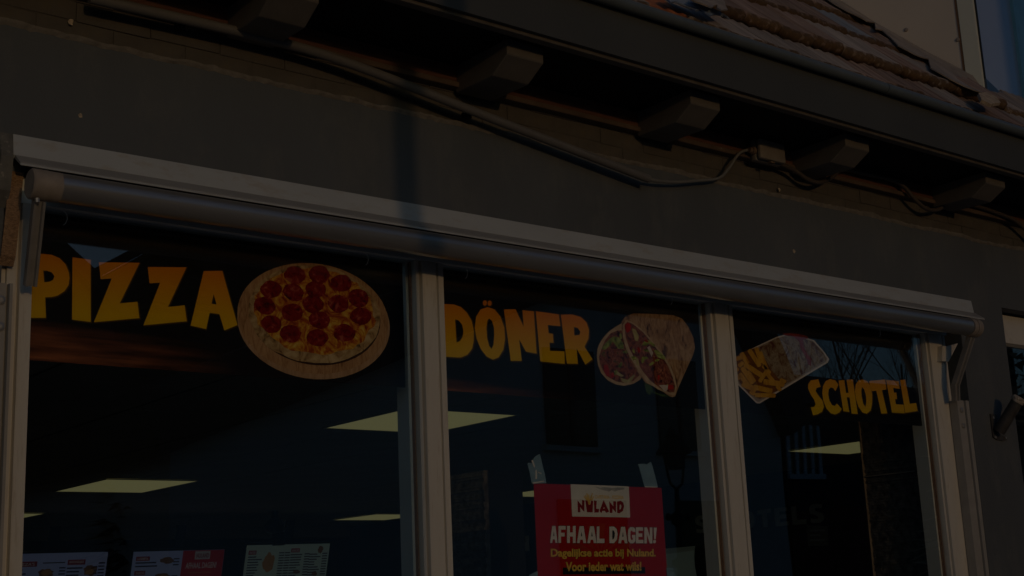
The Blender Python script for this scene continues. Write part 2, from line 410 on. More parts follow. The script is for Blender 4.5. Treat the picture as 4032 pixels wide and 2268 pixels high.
    vr = n.new('ShaderNodeValToRGB'); vr.color_ramp.elements[0].position = .13; vr.color_ramp.elements[0].color = (.35, .35, .35, 1); vr.color_ramp.elements[1].position = .22; vr.color_ramp.elements[1].color = (0, 0, 0, 1)
    l.new(vo.outputs[0], vr.inputs[0])
    m3 = n.new('ShaderNodeMix'); m3.data_type = 'RGBA'; l.new(vr.outputs[0], m3.inputs[0]); l.new(mx.outputs[2], m3.inputs[6]); m3.inputs[7].default_value = (.40, .32, .24, 1)
    hv = n.new('ShaderNodeHueSaturation'); l.new(m3.outputs[2], hv.inputs['Color'])
    rv = n.new('ShaderNodeMapRange'); rv.inputs[3].default_value = .78; rv.inputs[4].default_value = 1.2; l.new(oi.outputs['Random'], rv.inputs[0]); l.new(rv.outputs[0], hv.inputs['Value'])
    l.new(hv.outputs[0], b.inputs['Base Color']); b.inputs['Roughness'].default_value = .75; b.inputs['Specular IOR Level'].default_value = .3
    bp = n.new('ShaderNodeBump'); bp.inputs['Strength'].default_value = .22; bp.inputs['Distance'].default_value = .006; l.new(n2.outputs[0], bp.inputs['Height']); l.new(bp.outputs[0], b.inputs['Normal'])
    return m
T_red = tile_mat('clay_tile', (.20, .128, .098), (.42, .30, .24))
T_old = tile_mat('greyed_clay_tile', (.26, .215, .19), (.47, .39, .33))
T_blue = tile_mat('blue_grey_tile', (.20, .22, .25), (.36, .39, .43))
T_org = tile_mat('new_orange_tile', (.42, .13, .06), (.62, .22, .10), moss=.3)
tsrc = tile_mesh().obj('tile', T_red, None, smooth=True)
trot = PITCH - .03
EXP = .325
first = True
for row in range(6):
    s = -.068 + row * EXP if row else .022
    for i in range(46):
        x = 1.6 + i * TW + (.07 * (row % 2))
        p = roofpt(x + rr.uniform(-.004, .004), s + rr.uniform(-.006, .006),   (.030 if row else -.004) + rr.uniform(-.003, .004))
        lim = 5.655 - .25 * max(s, 0)                 # tiles stop at the dormer's lead apron
        if row >= 2 and x + TW > lim: continue
        if row == 1 and lim < x + TW < 5.74: continue
        rc = rr.random(); mm = T_red if rc < .74 else (T_old if rc < .95 else T_blue)
        if row == 0 and x < 4.3: mm = T_old
        if row == 0 and 3.08 < x < 3.32: mm = T_org
        if row == 1 and x > 5.6: mm = T_old; p = p + Vector((0, .012, -.02))
        rot = (trot + rr.uniform(-.008, .008), rr.uniform(-.012, .012), rr.uniform(-.012, .012))
        if first:
            tsrc.location = p; tsrc.rotation_euler = rot; setparent(tsrc, rf); first = False
            tsrc.material_slots[0].link = 'OBJECT'; tsrc.material_slots[0].material = mm
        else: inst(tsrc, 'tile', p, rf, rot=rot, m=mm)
# slipped metal and lead scraps lying on the lowest tiles
def roof_at(x, y, h):                            # sight line -> sheet h above the roof plane
    r = ray(x, y); nrm = Vector((0, -math.sin(PITCH), math.cos(PITCH)))
    p0 = roofpt(0, 0, h); c0 = Vector((0, CAMY, EYE)); t = (p0 - c0).dot(nrm) / r.dot(nrm)
    return c0 + r * t
def scrap(name, outline, h, m, thick=.006):
    pts = [roof_at(2500 + x / 5.1, y / 5.1, h + rr.uniform(-.004, .008)) for x, y in outline]
    return MB().loops([pts], Vector((0, math.sin(PITCH), -math.cos(PITCH))) * -thick).obj(name, m, rf)
scrap('metal_flashing', [(560, -60), (700, 70), (800, 55), (900, 85), (1000, 130), (1100, 190), (1200, 235), (1300, 220), (1390, 260), (1510, 335), (1600, 300), (1740, 330), (1890, 400), (1840, 350), (1700, 260), (1500, 170), (1200, 60), (900, -60)], .035, M_slate)
scrap('lead_scrap', [(1100, 0), (1190, 45), (1320, 90), (1450, 140), (1530, 172), (1590, 130), (1640, 120), (1640, 180), (1720, 225), (1850, 220), (1810, 150), (1790, 60), (1700, -20), (1500, -80), (1200, -60)], .065, M_lead)

# ---------------- dormer at the right end of the roof
def on_roof(x, y): return roof_at(x, y, .0)
DB = on_roof(3873, 359); DA = on_roof(3313.6, 0)
dirc = Vector((DA.x - DB.x, DA.y - DB.y, 0)); dirc.normalize()
print('dormer', DB, DA, dirc)
frn = Vector((dirc.y, -dirc.x, 0)).normalized()          # along the dormer front, to the right
dorm = part('dormer', shop)
up = Vector((0, 0, 1)); slope = (DA - DB).normalized()
c0 = DB + slope * .085
cheek = MB().prism([c0 - up * .05, DB + slope * 3.0, DB + slope * 3.0 + up * 2.2, c0 + up * 3.2], frn * .03).obj('cheek_panel', M_cheek, dorm)
tb = DB - frn * .006
MB().prism([tb - up * .04 - dirc * .002, tb + dirc * .073 + up * .05, tb + dirc * .073 + up * 3.3, tb - dirc * .002 + up * 3.3], frn * .034).obj('corner_trim', M_trim, dorm)
j0 = DB - frn * .003 + dirc * .074
MB().prism([j0 + up * .02, j0 + dirc * .012 + up * .03, j0 + dirc * .012 + up * 3.3, j0 + up * 3.3], frn * .02).obj('brown_joint', M_trimb, dorm)
def on_cheek(x, y, off):
    r = ray(x, y); c = Vector((0, CAMY, EYE)); p0 = DB - frn * off; t = (p0 - c).dot(frn) / r.dot(frn); return c + r * t
for (x, y) in ((1390, 300), (1910, 400)):
    p = on_cheek(3024 + x / 2.5556, y / 2.5556, 0)
    MB().tube([p, p - frn * .004, p - frn * .007], [.012, .011, .005], 10).obj('screw', M_cap, dorm, auto=40)
# lead apron between cheek and tiles
fl = MB(); fo = lambda x, y, h: roof_at(3024 + x / 2.5556, y / 2.5556, h)
lo = [(560, -40), (660, 30), (800, 110), (930, 170), (1000, 210), (1075, 225), (1085, 285), (1150, 300), (1230, 370), (1310, 455), (1400, 500), (1480, 545), (1560, 575), (1615, 590), (1640, 680), (1720, 725), (1850, 800), (1980, 865), (2080, 905), (2160, 930), (2290, 960), (2345, 1020), (2230, 1040), (2140, 965)]
lo2 = [on_cheek(3024 + x / 2.5556, y / 2.5556, .008) for x, y in [(2170, 905), (2060, 760), (1860, 650), (1600, 520), (1340, 370), (1080, 225), (900, 110), (740, 10), (640, -50)]]
pl = [fo(x, y, .052 + rr.uniform(-.004, .004)) for x, y in lo[:-4]] 
fl.loops([pl + lo2], Vector((0, .004, -.004)))
fl.obj('lead_flashing', M_lead, dorm)
tp = [fo(x, y, .07) for x, y in [(2120, 935), (2200, 925), (2290, 965), (2342, 1030), (2240, 1045), (2150, 1000)]]
MB().loops([tp], (0, .01, -.012)).obj('mortar_end', mat('mortar', (.5, .38, .26), .9, var=.3, scale=30, bump=.6), dorm)
# dormer front: dark lacquered sill board, window pane with reflected sky put into its colour, teal frame
F0 = DB + up * 0
def dbox(u0, u1, v0, v1, z0, z1): # u along the front, v into the house
    pts = [F0 + frn * u + dirc * v + up * z for u, v, z in ((u0, v0, z0), (u1, v0, z0), (u1, v0, z1), (u0, v0, z1))]
    return MB().prism(pts, dirc * (v1 - v0))
dbox(.03, 2.2, -.012, .05, -.06, .072).obj('sill_board', M_sillb, dorm)
dbox(.030, .040, -.010, .04, .074, 3.0).obj('dark_seal', M_black, dorm)
def front_u(x, y):
    r = ray(x, y); c = Vector((0, CAMY, EYE)); t = (DB - c).dot(dirc) / r.dot(dirc); return (c + r * t - DB).dot(frn)
UT = front_u(3528 + 2440 / 5.1, 120 + 600 / 5.1); print('teal', UT)
dbox(.042, UT, .0, .006, .08, 3.0).obj('window_pane', mat('dormer_sky_tinted_glass', (.42, .47, .60), .12, var=.02, spec=.8), dorm)
dbox(UT + .001, UT + .30, -.016, .006, .08, 3.0).obj('window_mullion', mat('teal_frame', (.26, .50, .58), .35), dorm)

# ---------------- shop window
win = part('shop_window', shop)
ZB, ZT = .62, Zc(1.085)
def mullion(x0, x1, name):
    pr = [(x0, .045), (x0, .020), (x0 + .012, .020), (x0 + .014, .034), (x0 + .020, .034), (x0 + .022, .014), (x1 - .034, .014), (x1 - .032, .028), (x1 - .026, .028), (x1 - .024, .016), (x1 - .016, .016), (x1 - .014, .021), (x1, .021), (x1, .045), (x1 - .006, .047), (x1 - .006, .13), (x0 + .004, .13), (x0 + .004, .047)]
    MB().prism([(x, y, ZB) for x, y in pr], (0, 0, ZT - ZB)).obj(name, M_white, win)
    MB().box(x0 - .012, x0 + .0035, .062, .128, ZB, ZT).obj('inner_rebate', M_whitin, win)
    sp = MB()
    sp.box(x0 - .003, x0 + .0035, .0465, .0605, ZB, ZT)
    sp.obj('spacer_bar', M_spacer, win)
mullion(2.478, 2.589, 'mullion'); mullion(3.862, 3.992, 'mullion')
mullion(5.268, 5.425, 'jamb')
MB().prism([(x, y, ZB) for x, y in [(1.169, .02), (1.192, .02), (1.194, .030), (1.199, .030), (1.201, .012), (1.233, .012), (1.233, .045), (1.230, .13), (1.169, .13)]], (0, 0, ZT - ZB)).obj('jamb', M_white, win)
MB().box(1.169, 5.43, .012, .13, ZT + .001, ZT + .07).obj('head_rail', M_whitin, win)
MB().box(1.2, 5.43, .0, .15, ZB - .07, ZB - .001).obj('sill', M_white, win)
for x0, x1 in ((1.231, 2.480), (2.587, 3.864), (3.990, 5.270)):
    MB().box(x0, x1, .034, .040, ZB, ZT).obj('pane', G_, win)
# boarding left and right of the frame, inside the opening
MB().box(OL, 1.168, .05, .10, .56, OT - .002).obj('reveal_board', M_tar, win)
MB().box(5.427, OR, .10, .14, .56, OT - .002).obj('reveal_board', M_tar, win)  # dark board added where the recess is only in shade
MB().box(1.169, 5.43, .05, .13, ZT + .072, OT - .002).obj('head_board', M_tar, win)
MB().box(OL + .001, 1.168, .030, .0495, Zc(.80), Zc(1.13)).obj('reveal_board', M_white, win)

# ---------------- neighbouring window at far right
nw = part('side_window', shop)
NT = Zc(1.262)
MB().box(5.90, 7.6, .072, .12, Zc(1.135), NT - .012).obj('lintel_board', M_white, nw)
MB().prism([(5.9, .060, Zc(1.133)), (5.9, .060, Zc(1.108)), (5.9, .085, Zc(1.098)), (5.9, .12, Zc(1.098)), (5.9, .12, Zc(1.133))], (1.7, 0, 0)).obj('frame', M_white, nw)
MB().box(5.902, 7.598, .092, .098, .85, Zc(1.097)).obj('pane', G_, nw)
MB().box(7.5, 7.6, .06, .15, .85, Zc(1.09)).obj('frame', M_white, nw)
MB().box(5.9, 7.6, .5, .52, .85, Zc(1.25)).obj('dark_blind', M_tar, nw)

# ---------------- inside of the shop
CZ = Zc(.79)
inside = part('shop_interior', shop)
MB().box(.2, 7.7, 8.85, 8.95, 0, CZ + .1).obj('back_wall', M_inwall, inside)
MB().box(7.6, 7.7, .3, 8.85, 0, CZ + .1).obj('side_wall', M_inwall, inside)
MB().box(.2, .3, .3, 8.85, 0, CZ + .1).obj('side_wall', M_inwall, inside)
MB().box(7.585, 7.5985, .6, 3.6, .3, Zc(.50)).obj('red_wall_panel', M_inred, inside)
MB().box(.3, 7.6, .29, 8.85, -.0, .01).obj('shop_floor', M_floor, inside)
MB().box(.2, 7.7, .2, 8.95, CZ + .10, CZ + .14).obj('roof_slab', M_dark, inside)
cl = MB().box(.3, 7.6, .29, 8.85, CZ + .012, CZ + .03).obj('ceiling', M_ceilg, shop)
MB().box(.3, 7.6, 8.60, 8.84, CZ - .10, CZ - .001).obj('bulkhead', M_ceil, inside)
lights = [(3.19, 3.79, 1.12, 1.80), (3.19, 3.79, 4.24, 5.08), (3.22, 3.82, 6.90, 7.50), (6.42, 7.02, 1.20, 1.84), (6.62, 7.22, 4.38, 4.98), (6.77, 7.37, 6.85, 7.60)]
ct = MB().box(0, .588, 0, .588, 0, .011, bevel=.002).obj('ceiling_tile', M_ceil, None)
first = True
for i in range(12):
    for j in range(14):
        x, y = .39 + .6 * i, .40 + .6 * j
        cx, cy = x + .3, y + .3
        if x + .6 > 7.6: continue
        p = (x, y, CZ + rr.uniform(0, .0015))
        if first: ct.location = p; setparent(ct, cl); first = False
        else: inst(ct, 'ceiling_tile', p, cl)
ltxt = ['square lit ceiling panel seen whole behind the first window, across the mullion', 'square lit ceiling panel low in the left pane, seen whole', 'small lit ceiling panel cut off by the left window jamb',
        'lit ceiling panel in the right pane beside the black stone pier', 'lit ceiling panel peeping out left of the red poster', 'lit ceiling panel above the pale menu screen, by the first mullion']
for k, (a, b, c, d_) in enumerate(lights):
    t = thing('ceiling_light', ltxt[k], 'ceiling light', ((a + b) / 2, (c + d_) / 2, CZ), 'lit ceiling panels inside the shop')
    MB().loops([[(a, c, CZ - .006), (b, c, CZ - .006), (b, d_, CZ - .006), (a, d_, CZ - .006)], [(a + .012, c + .012, CZ - .006), (b - .012, c + .012, CZ - .006), (b - .012, d_ - .012, CZ - .006), (a + .012, d_ - .012, CZ - .006)]], (0, 0, .005)).obj('frame', M_lampf, t)
    MB().box(a + .0125, b - .0125, c + .0125, d_ - .0125, CZ - .004, CZ - .0005).obj('diffuser', M_lamp, t)

# ================================================================== awning
aw = thing('awning', 'rolled up drop arm awning with aluminium hood and grey front tube over the window', 'awning', (3.3, -.05, Zc(1.2)))
HX0, HX1 = 1.155, 5.60
hp = [(-.001, 1.262), (-.028, 1.258), (-.036, 1.199), (-.030, 1.192), (-.001, 1.20)]
MB().prism([(HX0, y, Zc(z)) for y, z in hp], (HX1 - HX0, 0, 0)).obj('hood', M_alu, aw)
lp = [(-.0365, 1.1985), (-.078, 1.168), (-.080, 1.163), (-.076, 1.161), (-.070, 1.166), (-.030, 1.1915)]
MB().prism([(HX0 + .004, y, Zc(z)) for y, z in lp], (HX1 + .006 - HX0, 0, 0)).obj('hood_lip', M_hoodlip, aw)
MB().box(HX0 + .004, HX1 + .01, -.0815, -.0765, Zc(1.158), Zc(1.1640), bevel=.0015).obj('lip_bead', M_alu, aw)
M_plate_end = mat('weathered_end_plate', (.15, .145, .13), .7, var=.25, scale=30, dirt=.8, dirtcol=(.42, .38, .32), dscale=35, dlo=.6)
MB().prism([(1.120, -.001, Zc(1.264)), (1.120, -.028, Zc(1.258)), (1.120, -.045, Zc(1.19)), (1.120, -.03, Zc(1.10)), (1.120, -.001, Zc(1.06))], (.033, 0, 0)).obj('end_plate', M_plate_end, aw)
MB().box(1.2, 5.5, -.030, -.002, Zc(1.125), Zc(1.19)).obj('cassette_back', M_fabric, aw)
MB().tube([(1.24, -.052, Zc(1.118)), (5.45, -.052, Zc(1.118))], .030, 14).obj('fabric_roll', M_fabric, aw, auto=40)
TY, TZ, TR = -.150, Zc(1.089), .0385
MB().tube([(1.232, TY, TZ), (5.345, TY, TZ)], TR, 36).obj('front_tube', M_tube, aw, auto=40)
def cap(x0, x1, sgn, parent):
    c = MB()
    if sgn < 0:
        c.tube([(x0, TY, TZ), (x0 + .004, TY, TZ), (x0 + .042, TY, TZ)], [TR - .002, TR + .002, TR + .002], 30)
        c.tube([(x0 + .0425, TY, TZ), (x0 + .076, TY, TZ)], TR + .0008, 30)
    else:
        c.tube([(x1 - .076, TY, TZ), (x1 - .046, TY, TZ)], TR + .0025, 30)
        c.tube([(x1 - .0455, TY, TZ), (x1 - .012, TY, TZ), (x1, TY, TZ)], [TR + .005, TR + .004, TR - .012], 30)
    return c.obj('end_cap', M_cap, parent, auto=30)
cap(1.160, 0, -1, aw); cap(0, 5.425, 1, aw)
MB().tube([(1.178, TY - .01, TZ - .041), (1.178, TY - .012, TZ - .052)], [.007, .006], 8).obj('cap_screw', M_screw, aw)
def channel(a, b, wd, dp, m, name):     # U channel bar from a to b with two ribs on its face
    a, b = Vector(a), Vector(b); z = (b - a).normalized(); x = Vector((1, 0, 0)); x = (x - z * x.dot(z)).normalized(); y = z.cross(x)
    if y.y > 0: y = -y
    pr = [(-wd / 2, 0), (-wd / 2, dp), (-wd * .28, dp), (-wd * .22, dp * .6), (wd * .22, dp * .6), (wd * .28, dp), (wd / 2, dp), (wd / 2, 0)]
    q = [a + x * u + y * v for u, v in pr]
    return MB().prism(q, b - a).obj(name, m, aw)
channel((1.188, -.135, Zc(1.052)), (1.206, -.040, Zc(.850)), .030, .022, M_arm, 'arm')
channel((5.375, -.135, Zc(1.050)), (5.352, -.046, Zc(.850)), .036, .022, M_arm, 'arm')
channel((5.352, -.044, Zc(.852)), (5.362, -.030, Zc(.775)), .036, .022, M_arm, 'arm')
for x0, x1, zt in ((1.126, 1.167, .850), (5.386, 5.470, .780)):
    m_ = MB(); xm = x0 + (x1 - x0) * .62
    m_.prism([(x, y, .6) for x, y in [(x0, .010), (x0, -.030), (xm, -.030), (xm + .002, -.018), (xm + .006, -.018), (xm + .008, -.036), (x1, -.036), (x1, .010)]], (0, 0, Zc(zt) - .6))
    rl = m_.obj('side_rail', M_rail, aw)
    for zz in ((zt - .045), (zt - .115)):
        xx = x0 + (xm - x0) * .5
        MB().tube([(xx, -.0305, Zc(zz)), (xx, -.034, Zc(zz)), (xx, -.036, Zc(zz))], [.012, .012, .006], 12).obj('bolt', M_screw, rl)
Zm = catt(3550, 1150, 2.415)
tri = [Zm(x, y, -.012) for x, y in ((388, 512), (432, 515), (535, 487), (530, 500), (447, 662), (385, 655))]
MB().prism(tri, (0, .03, 0)).obj('end_bracket', M_white, aw)
st = []
Zs = catt(0, 500, 2.131)
for x, y, yy in ((140, 375, .0), (125, 520, -.012), (112, 700, -.018), (90, 900, -.02), (70, 1080, -.016), (50, 1165, .0)):
    st.append(Zs(x, y, yy))
sm = bmesh.new(); pv = None
for p in st:
    r2 = [sm.verts.new(p + Vector((sx, sy, 0))) for sx, sy in ((-.019, 0), (.019, 0), (.019, .004), (-.019, .004))]
    if pv:
        for k in range(4): sm.faces.new([pv[k], pv[(k + 1) % 4], r2[(k + 1) % 4], r2[k]])
    else: sm.faces.new(r2)
    pv = r2
sm.faces.new(list(reversed(pv))); q_ = MB(); q_.bm = sm; q_.obj('pull_strap', M_strap, aw)
hk_pts = [(-.006, 0, .018), (0, 0, .016), (.006, 0, .008), (.007, 0, -.004), (.003, 0, -.016), (-.003, 0, -.022)]
for (px, py) in ((163, 547), (922, 650), (1172, 685), (1688, 752), (1790, 772), (2212, 835)):
    p = at(px, py, .028)
    MB().tube([p + Vector(h) for h in hk_pts], .0016, 6).obj('fabric_hook', M_whitin, aw)

# ================================================================== conduit, cable, box
def smooth_pts(pts, k=8):
    out = []
    P_ = [pts[0]] + pts + [pts[-1]]
    for i in range(1, len(P_) - 2):
        for t in range(k):
            u = t / k; a, b, c, d_ = P_[i - 1], P_[i], P_[i + 1], P_[i + 2]
            out.append(.5 * ((2 * b) + (c - a) * u + (2 * a - 5 * b + 4 * c - d_) * u * u + (3 * b - a - 3 * c + d_) * u ** 3))
    out.append(pts[-1]); return out
cd = thing('conduit_pipe', 'straight grey plastic conduit slanting down the wall below the eaves', 'pipe', at(1000, 235, -.05))
a0, a1 = at(225, -5, -.064), at(640, 90, -.064)
b1 = at(1631, 450, -.064)
mid = at(880, 160, -.064)
MB().tube(smooth_pts([a0, a1, mid, at(1255, 305, -.064), b1], 6), .0155, 16).obj('pipe', M_pipe, cd, auto=40)
MB().tube([b1, b1 + (b1 - at(1500, 400, -.064)).normalized() * .004], [.0155, .013], 16).obj('pipe_end', M_pipe, cd)
for (px, py) in ((470, 52), (1195, 280)):
    p = at(px, py, -.063); MB().box(p.x - .012, p.x + .012, -.03, -.0005, p.z - .012, p.z + .012, bevel=.003).obj('clip', M_dark, cd)
cpts = [at(1600, 440, -.048), at(1640, 453, -.046), at(1700, 458, -.042), at(1760, 454, -.040), at(1808, 448, -.040), at(1832, 425, -.042), at(1848, 400, -.046), at(1862, 384, -.052), at(1880, 377, -.055)]
tag(MB().tube(smooth_pts(cpts, 6), .0062, 10).obj('power_cable', M_cable, None, smooth=True), 'thin grey cable curving from the conduit end up to the junction box', 'cable')
jb = thing('junction_box', 'small dark square junction box fixed under the eaves between two brackets', 'junction box', at(1935, 380, -.05))
q0, q1 = at(1908, 338, -.085), at(1980, 420, -.085)
JX0, JX1, JZ0, JZ1 = q0.x, q1.x - .004, q1.z + .012, Zc(1.775)
MB().box(JX0 - .002, JX1 + .002, -.064, -.032, JZ0 - .003, JZ1, bevel=.008).obj('box_body', M_jbox, jb, auto=30)
MB().box(JX0, JX1, -.088, -.0645, JZ0, JZ1 - .003, bevel=.009).obj('lid', M_jbox, jb, auto=30)
gp = at(1884, 377, -.056)
MB().tube([gp, gp + Vector((.014, 0, 0)), gp + Vector((.0145, 0, 0)), (JX0 - .001, gp.y, gp.z)], [.011, .012, .016, .016], 12).obj('cable_gland', M_gland, jb)
MB().box(JX0 + .06, JX0 + .085, -.086, -.070, JZ0 - .010, JZ0 - .0035).obj('clip', M_gland, jb)
c2 = [Vector((JX1 - .004, -.05, JZ0 + .012)), at(1998, 428, -.055), at(2030, 450, -.06), at(2062, 459, -.06), at(2092, 446, -.05), at(2120, 427, -.045), at(2180, 438, -.045), at(2240, 452, -.046), at(2272, 468, -.05), at(2300, 500, -.055), at(2330, 525, -.056), at(2360, 527, -.05), at(2392, 510, -.045), at(2450, 517, -.045), at(2520, 540, -.046), at(2560, 560, -.05), at(2600, 598, -.05)]
tag(MB().tube(smooth_pts(c2, 6), .0095, 10).obj('supply_cable', M_cableb, None, smooth=True), 'thick dark cable looping below the brackets to the right of the junction box', 'cable')

# ================================================================== flag holder
fh = thing('flag_holder', 'slanting iron flag pole holder with peeling cap on the grey pier', 'flag holder', (5.717, 0, Zc(.62)))
Zf = catt(3550, 1150, 2.415)
pb = [Zf(x, y, -.001) for x, y in ((835, 1160), (900, 1168), (912, 1340), (985, 1385), (998, 1405), (960, 1418), (900, 1408), (862, 1380))]
MB().prism(pb, (0, -.006, 0)).obj('base_plate', M_hold, fh)
t0 = Zf(925, 1330, -.022); t1 = Zf(1100, 1040, -.115); td = (t1 - t0).normalized()
MB().tube([t0, t1], .028, 20).obj('tube', M_hold, fh, auto=40)
MB().tube([t1 - td * .004, t1 + td * .008, t1 + td * .020, t1 + td * .024], [.031, .033, .031, .022], 20).obj('cap', M_holdcap, fh, auto=40)
for x, y in ((868, 1195), (888, 1380), (985, 1388)):
    p = Zf(x, y, -.007); MB().tube([p, p + Vector((0, -.005, 0))], .006, 8).obj('bolt', M_screw, fh)

# ================================================================== window films
FY = .0445
def film_mat():
    m = bpy.data.materials.new('film_print_black_wood'); m.use_nodes = True
    n = m.node_tree.nodes; l = m.node_tree.links; b = n['Principled BSDF']
    tc = n.new('ShaderNodeTexCoord'); sp = n.new('ShaderNodeSeparateXYZ'); l.new(tc.outputs['Object'], sp.inputs[0])
    mp = n.new('ShaderNodeMapping'); mp.inputs['Scale'].default_value = (2.2, 1, 26); mp.inputs['Rotation'].default_value = (0, math.radians(4), 0); l.new(tc.outputs['Object'], mp.inputs[0])
    nz = n.new('ShaderNodeTexNoise'); nz.inputs['Scale'].default_value = 2; nz.inputs['Detail'].default_value = 8; l.new(mp.outputs[0], nz.inputs['Vector'])
    cr = n.new('ShaderNodeValToRGB'); cr.color_ramp.elements[0].position = .35; cr.color_ramp.elements[0].color = (.075, .026, .011, 1); cr.color_ramp.elements[1].position = .7; cr.color_ramp.elements[1].color = (.42, .14, .055, 1); l.new(nz.outputs[0], cr.inputs[0])
    # wood shows as a band in the printed design that fades out to the right of each sheet
    band = n.new('ShaderNodeValToRGB'); e = band.color_ramp.elements
    e[0].position = 0; e[0].color = (0, 0, 0, 1); e[1].position = 1; e[1].color = (0, 0, 0, 1)
    for p, v in ((.10, .03), (.30, 1), (.48, .8), (.62, 0)):
        x = e.new(p); x.color = (v, v, v, 1)
    zz = n.new('ShaderNodeMapRange'); zz.inputs[1].default_value = Zc(.64); zz.inputs[2].default_value = Zc(.97)
    ax = n.new('ShaderNodeMath'); ax.operation = 'MULTIPLY_ADD'; ax.inputs[1].default_value = .05; l.new(sp.outputs[0], ax.inputs[0]); l.new(sp.outputs[2], ax.inputs[2])
    l.new(ax.outputs[0], zz.inputs[0]); l.new(zz.outputs[0], band.inputs[0])
    ux = n.new('ShaderNodeMath'); ux.operation = 'SUBTRACT'; ux.inputs[1].default_value = 1.236; l.new(sp.outputs[0], ux.inputs[0])
    md = n.new('ShaderNodeMath'); md.operation = 'MODULO'; md.inputs[1].default_value = 1.352; l.new(ux.outputs[0], md.inputs[0])
    fx = n.new('ShaderNodeMapRange'); fx.inputs[1].default_value = .62; fx.inputs[2].default_value = .12; fx.inputs[3].default_value = .02; l.new(md.outputs[0], fx.inputs[0])
    mu = n.new('ShaderNodeMath'); mu.operation = 'MULTIPLY'; l.new(band.outputs[0], mu.inputs[0]); l.new(fx.outputs[0], mu.inputs[1])
    mx = n.new('ShaderNodeMix'); mx.data_type = 'RGBA'; l.new(mu.outputs[0], mx.inputs[0]); mx.inputs[6].default_value = (.011, .010, .010, 1); l.new(cr.outputs[0], mx.inputs[7])
    l.new(mx.outputs[2], b.inputs['Base Color']); b.inputs['Roughness'].default_value = .5; b.inputs['Specular IOR Level'].default_value = .1
    return m
M_film = film_mat()
M_lt1 = print_mat('letter_ink_pizza', [(.80, .56, .003), (.86, .52, .003), (.86, .37, .003), (.84, .21, .002)], Zc(.72), Zc(1.0))
M_lt3 = print_mat('letter_ink_schotel', [(.78, .53, .003), (.84, .45, .003), (.82, .33, .003)], Zc(.69), Zc(.85))
M_glow = mat('letter_glow_ink', (.095, .05, .010), .5, var=.05, spec=.1)
FT = Zc(1.075)
ftop = FT
f1 = thing('window_film', 'PIZZA window film with a pepperoni pizza on a wooden board', 'window film', (1.85, FY, Zc(.66)), 'black printed food films in the shop window')
f2 = thing('window_film', 'DÖNER window film with a cut meat wrap beside the word', 'window film', (3.2, FY, Zc(.66)), 'black printed food films in the shop window')
f3 = thing('window_film', 'SCHOTEL window film with a tray of fries above the word', 'window film', (4.6, FY, Zc(.66)), 'black printed food films in the shop window')
def sheet(parent, x0, x1, z0):
    return MB().box(x0, x1, FY, FY + .0012, z0, FT).obj('film_sheet', M_film, parent)
FX1 = at(1020, 975, FY).x; FX2 = at(1775, 1030, FY).x; FX3 = at(2320, 1072, FY).x
sheet(f1, 1.2345, FX1, at(1020, 975, FY).z); sheet(f2, 2.585, FX2, at(1775, 1030, FY).z); sheet(f3, 3.988, FX3, at(2320, 1072, FY).z)
LY, GY = FY - .0012, FY - .0006
def letter(parent, m, tr, outer, holes=(), dx=9, dy=7):
    mk = MB(); mk.loops([[tr(x, y, LY) for x, y in outer]] + [[tr(x, y, LY) for x, y in h] for h in holes], (0, .0004, 0))
    o = mk.obj('letter', m, parent)
    c = (sum(p[0] for p in outer) / len(outer), sum(p[1] for p in outer) / len(outer))
    def grow(p, g): 
        v = Vector((p[0] - c[0], p[1] - c[1])); L = v.length or 1
        v = v * (1 + g / L); return (c[0] + v.x + dx, c[1] + v.y + dy)
    gl = MB(); gl.loops([[tr(*grow(p, 9), GY) for p in outer]] + [[tr(*grow(p, -4), GY) for p in h] for h in holes], (0, .0003, 0))
    gl.obj('letter_glow', M_glow, o)
tA = catt(0, 567, 2.5556)
PIZZA = [([(240, 1108), (430, 1105), (520, 1115), (600, 1150), (660, 1210), (692, 1290), (700, 1350), (690, 1420), (650, 1480), (580, 1525), (520, 1540), (455, 1541), (462, 1749), (240, 1749)], [[(435, 1272), (470, 1274), (520, 1290), (548, 1330), (535, 1365), (500, 1385), (445, 1391)]]),
         ([(730, 1140), (912, 1165), (913, 1790), (725, 1767)], []),
         ([(995, 1190), (1405, 1195), (1205, 1603), (1383, 1587), (1403, 1752), (945, 1793), (1125, 1353), (1013, 1360)], []),
         ([(1487, 1237), (1877, 1240), (1690, 1640), (1858, 1622), (1880, 1783), (1443, 1824), (1612, 1395), (1505, 1402)], []),
         ([(2050, 1278), (2237, 1276), (2390, 1822), (2258, 1875), (2208, 1712), (2110, 1698), (2075, 1862), (1918, 1826)], [[(2150, 1510), (2180, 1615), (2128, 1606)]])]
for o_, h_ in PIZZA: letter(f1, M_lt1, tA, o_, h_)
tB = catt(1008, 1134, 2.5556); tC = catt(2016, 1134, 2.5556)
letter(f2, M_lt1, tB, [(1880, 160), (1990, 165), (2060, 190), (2120, 245), (2170, 330), (2192, 430), (2192, 530), (2175, 610), (2130, 670), (2060, 700), (1880, 690)], [[(2003, 315), (2040, 325), (2075, 370), (2088, 430), (2080, 490), (2055, 530), (2018, 550)]])
letter(f2, M_lt1, tB, [(2330, 192), (2400, 215), (2460, 290), (2500, 400), (2507, 510), (2490, 620), (2440, 700), (2385, 720), (2320, 690), (2260, 610), (2220, 510), (2202, 400), (2215, 290), (2260, 215)], [[(2345, 305), (2375, 330), (2395, 400), (2398, 480), (2390, 570), (2370, 615), (2345, 580), (2325, 500), (2320, 400), (2328, 330)]])
for cx, cy in ((2303, 150), (2351, 153)):
    letter(f2, M_lt1, tB, [(cx + 20 * math.cos(a), cy + 27 * math.sin(a)) for a in [k * math.pi / 7 for k in range(14)]], dx=4, dy=4)
